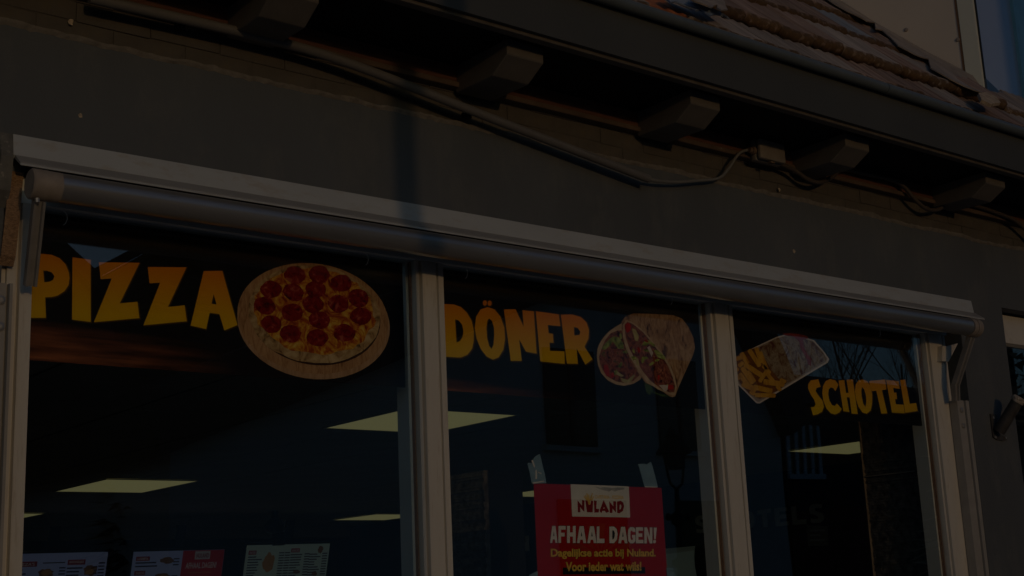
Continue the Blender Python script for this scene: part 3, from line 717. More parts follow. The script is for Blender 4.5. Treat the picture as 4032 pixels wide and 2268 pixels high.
for o_, h_ in [([(-82, 215), (35, 213), (118, 390), (105, 222), (220, 235), (248, 660), (140, 640), (72, 515), (98, 733), (-12, 733)], []),
               ([(240, 233), (470, 265), (487, 385), (360, 372), (370, 455), (412, 460), (418, 552), (378, 548), (382, 632), (528, 637), (530, 763), (285, 738)], []),
               ([(492, 268), (600, 265), (690, 290), (750, 345), (775, 420), (770, 510), (730, 590), (810, 717), (738, 770), (650, 605), (662, 762), (553, 760)], [[(622, 393), (660, 400), (688, 440), (680, 470), (628, 478)]])]:
    letter(f2, M_lt1, tC, o_, h_)
tD = catt(2800, 1250, 2.927)
SCH = [([(1235, 712), (1262, 800), (1215, 812), (1205, 850), (1230, 890), (1285, 960), (1300, 1030), (1280, 1085), (1230, 1115), (1175, 1128), (1148, 1035), (1190, 1030), (1205, 1000), (1190, 950), (1150, 890), (1118, 820), (1118, 770), (1150, 725)], []),
       ([(1370, 710), (1430, 725), (1467, 775), (1432, 850), (1410, 815), (1380, 805), (1355, 830), (1350, 890), (1365, 960), (1395, 1010), (1425, 1020), (1450, 990), (1505, 1055), (1480, 1095), (1430, 1118), (1380, 1105), (1330, 1050), (1295, 960), (1282, 870), (1290, 790), (1320, 735)], []),
       ([(1470, 727), (1535, 722), (1555, 870), (1585, 868), (1562, 718), (1632, 715), (1690, 1112), (1620, 1108), (1597, 920), (1563, 918), (1592, 1088), (1525, 1080)], []),
       ([(1745, 715), (1800, 735), (1840, 800), (1857, 890), (1855, 990), (1840, 1070), (1795, 1110), (1745, 1095), (1700, 1030), (1670, 940), (1658, 850), (1668, 770), (1700, 725)], [[(1740, 800), (1765, 830), (1785, 900), (1790, 980), (1778, 1033), (1752, 990), (1735, 910), (1730, 840)]]),
       ([(1822, 732), (2005, 715), (2020, 830), (1968, 838), (2030, 1105), (1962, 1108), (1905, 845), (1842, 850)], []),
       ([(2018, 720), (2160, 735), (2172, 822), (2098, 812), (2108, 868), (2135, 865), (2142, 940), (2120, 942), (2130, 1000), (2218, 1005), (2232, 1105), (2085, 1095)], []),
       ([(2178, 722), (2237, 715), (2290, 995), (2362, 985), (2380, 1078), (2238, 1100)], [])]
for o_, h_ in SCH: letter(f3, M_lt3, tD, o_, h_, dx=5, dy=5)

# printed pizza: board, crust, cheese, pepperoni
def ell(cx, cy, a, b, rot, n=48, jit=0, rs=None):
    out = []
    for k in range(n):
        t = 2 * math.pi * k / n; j = 1 + (rs.uniform(-jit, jit) if rs else 0)
        x, y = a * j * math.cos(t), b * j * math.sin(t)
        out.append((cx + x * math.cos(rot) - y * math.sin(rot), cy + x * math.sin(rot) + y * math.cos(rot)))
    return out
def flat(parent, name, pts, lvl, m, tr=at):
    y = FY - .0016 - lvl * .0004
    return MB().loops([[tr(px, py, y) for px, py in pts]], (0, .0003, 0)).obj(name, m, parent)
def blotch(name, cols, scale, rough=.45, detail=5, dist=1.0, stretch=None):
    m = bpy.data.materials.new(name); m.use_nodes = True
    n = m.node_tree.nodes; l = m.node_tree.links; b = n['Principled BSDF']
    tc = n.new('ShaderNodeTexCoord'); src = tc.outputs['Object']
    if stretch:
        mp = n.new('ShaderNodeMapping'); mp.inputs['Scale'].default_value = stretch[:3]
        if len(stretch) > 3: mp.inputs['Rotation'].default_value = (0, stretch[3], 0)
        l.new(src, mp.inputs[0]); src = mp.outputs[0]
    nz = n.new('ShaderNodeTexNoise'); nz.inputs['Scale'].default_value = scale; nz.inputs['Detail'].default_value = detail; nz.inputs['Distortion'].default_value = dist; nz.inputs['Roughness'].default_value = .6
    l.new(src, nz.inputs['Vector']); cr = n.new('ShaderNodeValToRGB'); e = cr.color_ramp.elements
    k = len(cols); e[0].position = .30; e[0].color = (*cols[0], 1); e[1].position = .70; e[1].color = (*cols[-1], 1)
    for i, c in enumerate(cols[1:-1]):
        x = e.new(.30 + .40 * (i + 1) / (k - 1)); x.color = (*c, 1)
    l.new(nz.outputs[0], cr.inputs[0]); l.new(cr.outputs[0], b.inputs['Base Color'])
    b.inputs['Roughness'].default_value = rough; b.inputs['Specular IOR Level'].default_value = .1
    return m
P_board = blotch('printed_board_wood', [(.30, .14, .05), (.52, .29, .13), (.62, .38, .19)], 9, stretch=(9, 1, 2, .9))
P_rim = blotch('printed_board_rim', [(.40, .22, .10), (.66, .43, .25)], 10, stretch=(5, 1, .6))
P_shadow = mat('printed_shadow', (.06, .025, .01), .6, spec=.1)
P_crust = blotch('printed_crust', [(.05, .025, .01), (.42, .25, .10), (.60, .42, .20), (.70, .52, .28)], 30, dist=.9)
P_cheese = blotch('printed_cheese', [(.20, .012, .003), (.48, .10, .006), (.72, .36, .03), (.78, .56, .13)], 19, dist=3.0)
P_pep = blotch('printed_pepperoni', [(.06, .002, .001), (.20, .005, .002), (.30, .012, .004), (.50, .13, .07)], 46, dist=.8)
rp = random.Random(11)
rot = math.radians(9)
flat(f1, 'board_rim', ell(789, 812, 193, 141, rot), 0, P_rim)
flat(f1, 'board', ell(787, 801, 191, 138, rot), 1, P_board)
flat(f1, 'pizza_shadow', ell(793, 797, 165, 121, rot), 2, P_shadow)
flat(f1, 'pizza_crust', ell(790, 791, 167, 122, rot, jit=.012, rs=rp), 3, P_crust)
flat(f1, 'pizza_cheese', ell(790, 783, 153, 107, rot, jit=.035, rs=rp), 4, P_cheese)
for i, (x, y) in enumerate([(682, 728), (738, 735), (794, 727), (666, 769), (735, 786), (788, 765), (851, 764), (902, 750), (908, 795), (683, 816), (731, 840), (804, 805), (866, 837), (799, 850), (742, 692), (803, 690), (858, 712)]):
    flat(f1, 'pepperoni', ell(x, y, 27, 22, rp.uniform(0, .4), 16, .07, rp), 5 + (i % 2) * .5, P_pep)
# printed wrap
tW = catt(2300, 1180, 3.294)
P_tort = blotch('printed_tortilla', [(.06, .018, .006), (.38, .20, .085), (.54, .34, .18), (.62, .43, .26)], 20, dist=.9, stretch=(2.4, 1, 1, .6))
P_tedge = blotch('printed_tortilla_edge', [(.50, .33, .18), (.70, .53, .34)], 20)
P_fill = blotch('printed_filling', [(.006, .004, .003), (.10, .02, .010), (.28, .07, .035), (.36, .12, .06), (.08, .10, .02)], 26, dist=2.5)
P_let = blotch('printed_lettuce', [(.07, .11, .015), (.30, .36, .06), (.52, .55, .17)], 26, dist=1.5)
P_tom = blotch('printed_tomato', [(.32, .01, .006), (.55, .03, .015)], 30)
P_oni = blotch('printed_onion', [(.5, .42, .33), (.74, .68, .58)], 20)
P_dress = blotch('printed_cucumber', [(.36, .33, .12), (.60, .52, .26)], 20)
W1 = [(165, 740), (172, 640), (200, 570), (250, 490), (330, 405), (420, 345), (500, 300), (560, 480), (640, 700), (760, 950), (730, 1035), (640, 1090), (520, 1117), (420, 1102), (310, 1050), (220, 950), (180, 850)]
W1f = [(195, 740), (225, 640), (275, 520), (345, 435), (430, 400), (510, 400), (560, 560), (640, 740), (740, 960), (640, 1055), (520, 1080), (420, 1062), (320, 1010), (245, 920), (205, 830)]
W2 = [(488, 285), (540, 215), (640, 178), (850, 182), (1150, 200), (1270, 245), (1350, 350), (1420, 500), (1437, 620), (1420, 700), (1330, 900), (1230, 1120), (1180, 1255), (1140, 1265), (1080, 1235), (980, 1160), (800, 1080), (700, 950), (590, 750), (520, 560), (490, 420)]
W2f = [(525, 330), (560, 285), (640, 320), (760, 420), (890, 570), (1010, 730), (1095, 870), (1150, 1010), (1180, 1120), (1170, 1200), (1110, 1205), (980, 1140), (860, 1050), (770, 940), (670, 790), (585, 630), (540, 490)]
W2e = [(500, 330), (545, 262), (640, 296), (775, 405), (905, 555), (1030, 720), (1120, 860), (1175, 1000), (1205, 1130), (1180, 1240), (1120, 1235), (960, 1165), (820, 1075), (730, 960), (630, 800), (545, 640), (505, 480)]
flat(f2, 'wrap', W1, 0, P_tedge, tW); flat(f2, 'wrap_filling', W1f, 1, P_fill, tW)
def bits(parent, poly, n, m, lvl, tr, smin, smax, name, seed, el=2.2):
    r3 = random.Random(seed); xs = [p[0] for p in poly]; ys = [p[1] for p in poly]
    def inside_(x, y):
        c = False; j = len(poly) - 1
        for i in range(len(poly)):
            if (poly[i][1] > y) != (poly[j][1] > y) and x < (poly[j][0] - poly[i][0]) * (y - poly[i][1]) / (poly[j][1] - poly[i][1]) + poly[i][0]: c = not c
            j = i
        return c
    k = 0; tries = 0
    while k < n and tries < 500:
        tries += 1
        x, y = r3.uniform(min(xs), max(xs)), r3.uniform(min(ys), max(ys)); s_ = r3.uniform(smin, smax); a = r3.uniform(0, 3.1)
        pts = ell(x, y, s_ * el, s_, a, 11, .22, r3)
        if all(inside_(*p) for p in pts):
            flat(parent, name, pts, lvl + .15 * (k % 4), m, tr); k += 1
P_meat = blotch('printed_meat', [(.05, .010, .004), (.30, .08, .035), (.58, .25, .14)], 40, dist=2)
bits(f2, W1f, 15, P_meat, 2, tW, 15, 28, 'meat_strip', 5)
bits(f2, W1f, 5, P_let, 2.8, tW, 13, 22, 'lettuce_leaf', 15)
flat(f2, 'lettuce_leaf', [(225, 640), (270, 570), (340, 500), (390, 475), (450, 490), (505, 560), (520, 640), (440, 635), (395, 570), (370, 540), (330, 600), (270, 650)], 3, P_let, tW)
flat(f2, 'lettuce_leaf', [(750, 590), (790, 520), (850, 540), (920, 590), (970, 660), (1040, 740), (1050, 775), (960, 750), (940, 690), (900, 640), (860, 570)], 3, P_let, tW)
flat(f2, 'lettuce_leaf', [(1000, 860), (1050, 880), (1100, 960), (1140, 1010), (1100, 1000), (1060, 990), (1030, 930)], 3, P_let, tW)
flat(f2, 'lettuce_leaf', [(780, 1080), (860, 1080), (900, 1190), (960, 1215), (1050, 1230), (1130, 1262), (1010, 1255), (880, 1200), (850, 1240), (810, 1210)], -.5, blotch('printed_parsley', [(.03, .06, .015), (.12, .18, .05)], 40), tW)
flat(f2, 'tomato_piece', [(255, 850), (300, 840), (325, 900), (330, 1000), (290, 990), (262, 940)], 3, P_tom, tW)
flat(f2, 'tomato_piece', [(340, 960), (380, 945), (415, 985), (350, 1025)], 3, P_tom, tW)
flat(f2, 'cucumber_slice', [(380, 920), (430, 930), (520, 990), (480, 1000), (420, 970)], 3, P_dress, tW)
flat(f2, 'cucumber_slice', [(470, 1010), (560, 1040), (650, 970), (660, 990), (600, 1070), (540, 1085), (490, 1060)], 3, P_dress, tW)
flat(f2, 'wrap', W2, .0 + 4, P_tort, tW); flat(f2, 'wrap_edge', W2e, 5, P_tedge, tW); flat(f2, 'wrap_filling', W2f, 6, P_fill, tW)
bits(f2, W2f, 20, P_meat, 7, tW, 13, 26, 'meat_strip', 8)
bits(f2, W2f, 7, P_let, 7.8, tW, 12, 22, 'lettuce_leaf', 18); bits(f2, W2f, 3, P_tom, 7.9, tW, 14, 20, 'tomato_piece', 19)
for nm, pts, m_ in (('tomato_piece', [(530, 320), (570, 295), (610, 330), (600, 400), (560, 430), (535, 390)], P_tom), ('cucumber_slice', [(620, 370), (670, 390), (710, 470), (700, 540), (660, 530), (640, 450)], P_dress),
                    ('lettuce_leaf', [(750, 590), (790, 520), (850, 530), (925, 590), (905, 610), (850, 570), (800, 600)], P_let), ('onion_piece', [(820, 620), (850, 600), (895, 690), (875, 745)], P_oni),
                    ('lettuce_leaf', [(900, 660), (950, 650), (1050, 740), (1050, 780), (960, 750)], P_let), ('onion_piece', [(970, 1110), (1030, 1105), (1090, 1110), (1080, 1170), (1050, 1195), (1010, 1150)], P_oni),
                    ('tomato_piece', [(1090, 1100), (1150, 1110), (1165, 1150), (1130, 1170), (1090, 1160)], P_tom), ('lettuce_leaf', [(610, 740), (650, 730), (690, 760), (640, 790)], P_let), ('lettuce_leaf', [(670, 780), (700, 760), (720, 860), (690, 850)], P_dress)):
    flat(f2, nm, pts, 8, m_, tW)
# printed tray of fries
P_tray = mat('printed_tray', (.38, .31, .25), .5, var=.06, spec=.1); P_trim = mat('printed_tray_rim', (.74, .64, .57), .5, var=.04, spec=.1)
P_fry = blotch('printed_fries', [(.46, .20, .015), (.66, .34, .03), (.72, .43, .07)], 18, stretch=(2, 1, 1, .8))
P_fryd = mat('printed_fries_shade', (.20, .07, .012), .6, var=.3, scale=30, spec=.1)
P_sauce = blotch('printed_salad', [(.12, .012, .006), (.22, .12, .05), (.40, .31, .20), (.16, .08, .03)], 22, dist=1.6)
P_ket = blotch('printed_ketchup', [(.22, .02, .01), (.40, .06, .03)], 30)
TRY = [(235, 470), (530, 330), (760, 222), (900, 185), (1085, 232), (1185, 262), (1290, 380), (1362, 480), (1345, 520), (560, 992), (522, 988), (235, 700)]
flat(f3, 'tray_rim', TRY, 0, P_trim, tD)
flat(f3, 'tray', [(235, 480), (530, 342), (760, 236), (900, 200), (1080, 245), (1178, 275), (1280, 388), (1340, 478), (1320, 512), (557, 972), (530, 970), (235, 680)], 1, P_tray, tD)
flat(f3, 'salad', [(540, 350), (760, 240), (900, 205), (1080, 250), (1175, 280), (1275, 390), (1325, 485), (950, 720), (860, 770), (740, 690), (650, 560)], 2, P_sauce, tD)
flat(f3, 'fries_shade', [(240, 470), (430, 372), (530, 345), (600, 440), (690, 600), (770, 700), (880, 740), (800, 830), (560, 940), (440, 880), (240, 640)], 2.2, P_fryd, tD)
flat(f3, 'ketchup', [(825, 185), (900, 180), (1010, 190), (1110, 215), (1120, 240), (1060, 260), (1070, 330), (1110, 420), (1160, 480), (1150, 560), (1120, 540), (1080, 440), (1030, 350), (1015, 280), (960, 225), (850, 205)], 3, P_ket, tD)
def fry(x0, y0, x1, y1, wd, lvl):
    d_ = Vector((x1 - x0, y1 - y0)).normalized(); nn = Vector((-d_.y, d_.x)) * wd / 2
    flat(f3, 'chip', [(x0 + nn.x, y0 + nn.y), (x0 - d_.x * 8, y0 - d_.y * 8), (x0 - nn.x, y0 - nn.y), (x1 - nn.x, y1 - nn.y), (x1 + d_.x * 8, y1 + d_.y * 8), (x1 + nn.x, y1 + nn.y)], lvl, P_fry, tD)
for i, f_ in enumerate([(350, 410, 420, 530, 52), (280, 480, 350, 460, 48), (440, 375, 560, 560, 50), (520, 350, 580, 520, 46), (565, 400, 640, 590, 46), (390, 540, 600, 680, 56), (360, 580, 480, 760, 54), (420, 620, 500, 740, 46), (320, 560, 370, 520, 46), (330, 650, 430, 790, 52), (360, 770, 520, 830, 60), (490, 800, 700, 850, 58), (510, 895, 740, 900, 48), (610, 740, 840, 770, 62), (560, 740, 640, 620, 44), (640, 640, 720, 740, 44), (600, 560, 680, 640, 40), (760, 790, 800, 840, 40), (450, 860, 500, 880, 44), (800, 715, 860, 740, 36), (250, 560, 310, 610, 46), (240, 640, 330, 700, 46)]):
    fry(*f_, 4 + .25 * (i % 6))

# ================================================================== red poster and tape
PY_ = .0450
tP = catt(2016, 1701, 2.5556)
A_, B_, C_ = tP(218, 517, PY_), tP(1505, 562, PY_), tP(260, 1449, PY_)
ux = (B_ - A_); uh = (A_ - C_) / 932.0                 # metres per traced unit downwards
down = -(C_ - A_).normalized(); HP = .84
po = thing('poster', 'red AFHAAL DAGEN! poster taped inside the middle pane', 'poster', (A_ + B_) / 2)
P_red = print_mat('poster_red_ink', [(.46, .010, .004), (.47, .010, .005), (.45, .010, .010), (.42, .012, .018)], Zc(-.1), Zc(.36), rough=.4)
P_red2 = mat('poster_red_fan', (.42, .035, .014), .4, var=.1, scale=5, spec=.1)
P_wh = mat('poster_white', (.80, .77, .68), .5, var=.04, scale=30, spec=.1); P_yl = mat('poster_yellow', (.86, .57, .10), .5, var=.08, scale=60, spec=.1)
P_bk = mat('poster_black', (.012, .012, .014), .5, spec=.1); P_wine = mat('logo_wine_red', (.30, .012, .02), .5, var=.1, spec=.1)
P_whd = mat('poster_worn_white', (.84, .81, .74), .5, var=.05, scale=30, dirt=.55, dirtcol=(.30, .16, .14), dscale=60, dlo=.62, spec=.1)
bl_, br_ = A_ - down * HP, B_ - down * HP
MB().prism([A_, B_, br_, bl_], (0, .0012, 0)).obj('sheet', P_red, po)
def pflat(name, pts, lvl, m, parent=po, tr=tP): return MB().loops([[tr(x, y, PY_ - .0006 - lvl * .0005) for x, y in p] for p in pts], (0, .0003, 0)).obj(name, m, parent)
for k in range(7):
    a = math.radians(200 + k * 22); cx, cy = 900, 1250
    pflat('fan_ray', [[(cx + 60 * math.cos(a), cy + 60 * math.sin(a)), (cx + (330 + 20 * (k % 2)) * math.cos(a), cy + 330 * math.sin(a)), (cx + 330 * math.cos(a + .19), cy + 330 * math.sin(a + .19)), (cx + 60 * math.cos(a + .19), cy + 60 * math.sin(a + .19))]], 0, P_red2)
pflat('logo_panel', [[(590, 525), (1175, 547), (1190, 860), (605, 850)]], 1, P_wh)
tN = catt(2180, 1900, 3.936)
NU = [[[(370, 275), (440, 360), (440, 270), (478, 278), (475, 455), (410, 380), (415, 460), (375, 462)]],
      [[(490, 275), (525, 280), (545, 345), (570, 340), (582, 280), (612, 285), (604, 463), (518, 460)]],
      [[(625, 275), (668, 285), (660, 405), (705, 412), (700, 462), (632, 467)]],
      [[(775, 270), (860, 450), (815, 470), (795, 440), (755, 440), (740, 475), (712, 440)], [(780, 375), (792, 405), (768, 405)]],
      [[(862, 290), (925, 370), (925, 288), (968, 292), (965, 465), (912, 400), (912, 470), (870, 472)]],
      [[(982, 295), (1040, 282), (1080, 310), (1092, 370), (1075, 440), (1020, 478), (985, 470)], [(1025, 340), (1045, 345), (1052, 375), (1040, 410), (1020, 420)]]]
for L_ in NU: pflat('logo_letter', L_, 2, P_wine, tr=tN)
for (x0, y0, x1, y1) in ((470, 215, 520, 275), (490, 195, 530, 275), (515, 165, 540, 275), (545, 185, 552, 275), (600, 165, 575, 275), (585, 200, 565, 275), (622, 215, 590, 278), (535, 270, 548, 340), (560, 270, 560, 340)):
    d_ = Vector((x1 - x0, y1 - y0)).normalized(); nn = Vector((-d_.y, d_.x)) * 8
    pflat('logo_chip', [[(x0 + nn.x, y0 + nn.y), (x0 - nn.x, y0 - nn.y), (x1 - nn.x, y1 - nn.y), (x1 + nn.x, y1 + nn.y)]], 3 + (x0 % 3) * .2, P_yl, tr=tN)
pflat('stain', [[(640, 65), (720, 80), (800, 70), (900, 85), (1000, 75), (1100, 80), (1090, 105), (1000, 120), (950, 140), (900, 115), (860, 140), (780, 120), (720, 105)]], 2, mat('grey_stain', (.40, .39, .35), .6, var=.3, scale=60, spec=.1), tr=tN)
def text_mesh(body, size_w, size_h, origin, udir, vdir, m, parent, name, bold=0.0, thick=.0003):
    cu = bpy.data.curves.new('t', 'FONT'); cu.body = body; cu.offset = bold; cu.fill_mode = 'FRONT'; cu.resolution_u = 3
    ob = bpy.data.objects.new('t', cu); COL.objects.link(ob)
    dg = bpy.context.evaluated_depsgraph_get(); me = bpy.data.meshes.new_from_object(ob.evaluated_get(dg))
    bpy.data.objects.remove(ob)
    xs = [v.co.x for v in me.vertices]; ys = [v.co.y for v in me.vertices]
    x0, x1, y0, y1 = min(xs), max(xs), min(ys), max(ys)
    for v in me.vertices:
        u, t = (v.co.x - x0) / (x1 - x0) * size_w, (v.co.y - y0) / (y1 - y0) * size_h
        v.co = origin + udir * u + vdir * t
    me.materials.append(m)
    nrm = udir.cross(vdir); 
    o = bpy.data.objects.new(name, me); COL.objects.link(o); setparent(o, parent)
    return o
def ptext(body, p0, p1, h0, m, lvl, bold, parent=po, name='text_line', tr=tN, yb=PY_):
    y = yb - .0006 - lvl * .0005
    a, b, c = tr(*p0, y), tr(*p1, y), tr(p0[0], p0[1] - h0, y)
    return text_mesh(body, (b - a).length, (c - a).length, a, (b - a).normalized(), (c - a).normalized(), m, parent, name, bold)
ptext('CAFETARIA - PIZZERIA', (640, 248), (1085, 258), 55, P_yl, 2, .02)
# heading in blocky capitals
GLY = {'A': [[(0, 0), (.30, 1), (.72, 1), (1, 0), (.70, 0), (.64, .20), (.36, .20), (.30, 0)], [(.42, .40), (.58, .40), (.50, .70)]],
       'F': [[(0, 0), (0, 1), (.95, 1), (.95, .78), (.34, .78), (.34, .60), (.82, .60), (.82, .38), (.34, .38), (.34, 0)]],
       'H': [[(0, 0), (0, 1), (.33, 1), (.33, .62), (.67, .62), (.67, 1), (1, 1), (1, 0), (.67, 0), (.67, .38), (.33, .38), (.33, 0)]],
       'L': [[(0, 0), (0, 1), (.34, 1), (.34, .26), (1, .26), (1, 0)]],
       'D': [[(0, 0), (0, 1), (.55, 1), (.88, .85), (1, .55), (.92, .22), (.55, 0)], [(.34, .22), (.52, .25), (.65, .42), (.66, .62), (.52, .77), (.34, .78)]],
       'G': [[(1, .70), (.98, .88), (.72, 1), (.32, 1), (.06, .85), (0, .5), (.06, .15), (.32, 0), (.72, 0), (1, .14), (1, .52), (.55, .52), (.55, .34), (.66, .34), (.66, .24), (.5, .2), (.36, .28), (.33, .5), (.36, .74), (.52, .80), (.66, .70)]],
       'E': [[(0, 0), (0, 1), (.95, 1), (.95, .78), (.34, .78), (.34, .62), (.85, .62), (.85, .40), (.34, .40), (.34, .22), (1, .22), (1, 0)]],
       'N': [[(0, 0), (0, 1), (.34, 1), (.68, .45), (.68, 1), (1, 1), (1, 0), (.68, 0), (.32, .55), (.32, 0)]],
       '!': [[(.2, .28), (.1, 1), (.9, 1), (.6, .28)]],
       'K': [[(0, 0), (0, 1), (.33, 1), (.33, .62), (.66, 1), (1, 1), (.62, .52), (1, 0), (.66, 0), (.33, .42), (.33, 0)]],
       'P': [[(0, 0), (0, 1), (.6, 1), (.95, .88), (1, .66), (.92, .45), (.6, .34), (.33, .34), (.33, 0)], [(.33, .56), (.55, .57), (.66, .68), (.55, .79), (.33, .80)]],
       'S': [[(.05, .05), (.30, 0), (.7, 0), (.95, .12), (1, .30), (.9, .48), (.45, .63), (.36, .72), (.45, .80), (.9, .75), (.95, .95), (.65, 1), (.25, 1), (.05, .88), (0, .68), (.1, .52), (.55, .37), (.64, .28), (.55, .2), (.08, .27)]],
       'O': [[(.5, 0), (.82, .08), (1, .32), (1, .68), (.82, .92), (.5, 1), (.18, .92), (0, .68), (0, .32), (.18, .08)], [(.5, .2), (.36, .28), (.31, .5), (.36, .72), (.5, .8), (.64, .72), (.69, .5), (.64, .28)]],
       'C': [[(1, .25), (.9, .08), (.6, 0), (.3, .03), (.06, .2), (0, .5), (.06, .8), (.3, .97), (.6, 1), (.9, .92), (1, .72), (.66, .66), (.56, .79), (.42, .75), (.33, .5), (.42, .25), (.56, .21), (.68, .32)]],
       'T': [[(.33, 0), (.33, .76), (0, .76), (0, 1), (1, 1), (1, .76), (.67, .76), (.67, 0)]],
       'I': [[(0, 0), (0, 1), (1, 1), (1, 0)]], 'Z': [[(0, 0), (0, .24), (.55, .76), (.04, .76), (.04, 1), (1, 1), (1, .76), (.44, .24), (1, .24), (1, 0)]],
       'B': [[(0, 0), (0, 1), (.62, 1), (.92, .86), (.9, .62), (.8, .52), (.98, .38), (.96, .14), (.65, 0)]],
       'R': [[(0, 0), (0, 1), (.6, 1), (.95, .88), (1, .68), (.78, .46), (1, 0), (.64, 0), (.46, .38), (.33, .38), (.33, 0)], [(.33, .58), (.56, .59), (.64, .69), (.55, .79), (.33, .80)]],
       'U': [[(0, 1), (0, .25), (.2, .04), (.5, 0), (.8, .04), (1, .25), (1, 1), (.67, 1), (.67, .32), (.5, .22), (.33, .32), (.33, 1)]]}
HEAD = [('A', -55, 60, 672, 935), ('F', 75, 192, 672, 936), ('H', 208, 342, 672, 937), ('A', 360, 505, 676, 938), ('A', 522, 665, 678, 938), ('L', 668, 788, 680, 938), ('D', 865, 992, 682, 940), ('A', 1002, 1146, 686, 941), ('G', 1150, 1268, 690, 943), ('E', 1275, 1392, 692, 942), ('N', 1405, 1530, 694, 944), ('!', 1545, 1606, 698, 946)]
for ch, x0, x1, yt, yb in HEAD:
    for pas, m_, lv, g_ in ((0, P_bk, 1, 5), (1, P_whd, 2, 0)):
        lps = [[(x0 - g_ + u * (x1 - x0 + 2 * g_), yb + g_ - v * (yb - yt + 2 * g_)) for u, v in lp_] for lp_ in GLY[ch]]
        lps = lps[:1] if pas == 0 else lps
        pflat('heading_letter' if pas else 'letter_outline', lps, lv, m_, tr=tN)
pflat('heading_dot', [ell(1563, 915, 24, 28, 0, 12)], 2, P_whd, tr=tN)
pflat('text_bar', [[(145, 1318), (1420, 1310), (1422, 1412), (143, 1425)]], 1, P_bk, tr=tN)
ptext('Dagelijkse actie bij Nuland.', (-42, 1192), (1588, 1186), 165, P_bk, 1.5, .058)
ptext('Dagelijkse actie bij Nuland.', (-45, 1190), (1585, 1184), 165, P_yl, 2, .036)
ptext('Voor ieder wat wils!', (185, 1378), (1362, 1368), 150, P_yl, 2.2, .036)
tgr = 'torn blue grey tape strips holding the poster'
def tape(outline, label, creases):
    y = PY_ - .0045
    t = MB().loops([[tP(a, b, y) for a, b in outline]], (0, .0006, 0)).obj('tape_strip', M_tape, None)
    tag(t, label, 'tape', tgr)
    for c in creases:
        MB().loops([[tP(a, b, y - .0012) for a, b in c]], (0, .0005, 0)).obj('crease', M_tapew, t)
tape([(155, 312), (205, 310), (215, 270), (240, 240), (282, 222), (300, 300), (330, 420), (345, 515), (215, 520), (200, 515), (178, 410)], 'wrinkled tape strip on the top left corner of the red poster', [[(236, 385), (250, 380), (252, 470), (236, 475)], [(195, 285), (210, 280), (232, 340), (224, 362)], [(205, 508), (320, 490), (325, 500), (210, 520)], [(260, 400), (300, 415), (296, 424), (262, 410)]])
tape([(1270, 322), (1335, 318), (1350, 328), (1400, 300), (1440, 440), (1468, 555), (1335, 555), (1300, 430)], 'smooth tape strip on the top right corner of the red poster', [[(1335, 545), (1465, 552), (1462, 558), (1337, 556)]])
tape([(172, 1440), (258, 1398), (262, 1470), (262, 1560), (180, 1560)], 'tape scrap at the left edge of the red poster, low in the frame', [])
tape([(1555, 1365), (1630, 1370), (1632, 1385), (1590, 1400), (1636, 1410), (1640, 1560), (1570, 1560)], 'dark tape scrap at the right edge of the red poster, low in the frame', [])

# ================================================================== inside: screens, camera, signs, piers
P_scr = mat('screen_white_blue', (.4, .48, .7), .3, var=.02, emit=.34, ecol=(.50, .60, 1.0))
P_scr2 = mat('screen_white_green', (.5, .6, .55), .3, var=.02, emit=.26, ecol=(.72, .95, .82))
P_scrr = mat('screen_red', (.4, .02, .03), .3, var=.0, emit=.20, ecol=(1, .05, .06))
P_ink = mat('screen_ink', (.02, .02, .04), .4, emit=.06, ecol=(.3, .35, .7)); P_pill = mat('screen_pill', (.3, .02, .04), .4, emit=.09, ecol=(1, .08, .16))
P_food = mat('screen_food', (.4, .2, .05), .5, emit=.17, ecol=(1, .55, .18)); P_food2 = mat('screen_food_dark', (.2, .1, .04), .5, emit=.08, ecol=(1, .5, .2))
P_sw = mat('screen_text_white', (.6, .6, .6), .5, emit=.24, ecol=(.9, .85, .85))
def screen(label, TLp, TRp, Yc, h, lean, m):
    a, b = at(*TLp, Yc), at(*TRp, Yc)
    b.z = (a.z + b.z) / 2 + .004; a.z = b.z - .008
    t = thing('menu_screen', label, 'menu screen', (a + b) / 2, 'lit menu screens hanging over the counter')
    v = Vector((0, math.sin(lean), -math.cos(lean))); u = (b - a); W = u.length; u.normalize()
    nrm = Vector((0, -math.cos(lean), -math.sin(lean)))
    def quad(u0, u1, v0, v1, off): return [a + u * x + v * y + nrm * off for x, y in ((u0, v0), (u1, v0), (u1, v1), (u0, v1))]
    MB().prism(quad(-.012, W + .012, -.012, h + .012, 0), -nrm * .04).obj('bezel', M_black, t)
    MB().prism(quad(0, W, 0, h, .002), -nrm * .001).obj('display', m, t)
    MB().prism(quad(W * .45, W * .55, -.2, -.013, -.02), -nrm * .02).obj('bracket', M_black, t)
    def el(name, m_, quads, lvl=.004):
        k = MB()
        for q in quads: k.prism(quad(*q, lvl), -nrm * .001)
        return k.obj(name, m_, t)
    def blob(name, m_, cu, cv, ru, rv, sd, lvl=.004):
        r4 = random.Random(sd); pts = []
        for i in range(18):
            an = 2 * math.pi * i / 18; j = r4.uniform(.8, 1.12)
            pts.append(a + u * (cu + ru * j * math.cos(an)) + v * (cv + rv * j * math.sin(an)) + nrm * lvl)
        return MB().loops([pts], -nrm * .001).obj(name, m_, t)
    def word(body, u0, u1, v0, v1, m_, bold=.02, lvl=.006):
        return text_mesh(body, u1 - u0, v1 - v0, a + u * u0 + v * v1 + nrm * lvl, u, -v, m_, t, 'text_line', bold)
    return t, W, el, blob, word
rs_ = random.Random(21)
def lines(u0, u1, v0, n, dv, mn=.4):
    return [(u0, u0 + (u1 - u0) * rs_.uniform(mn, 1), v0 + i * dv, v0 + i * dv + dv * .42) for i in range(n)]
def prices(u0, v0, n, dv): return [(u0, u0 + .05, v0 + i * dv, v0 + i * dv + dv * .45) for i in range(n)]
YS = 7.0
lean = math.radians(16)
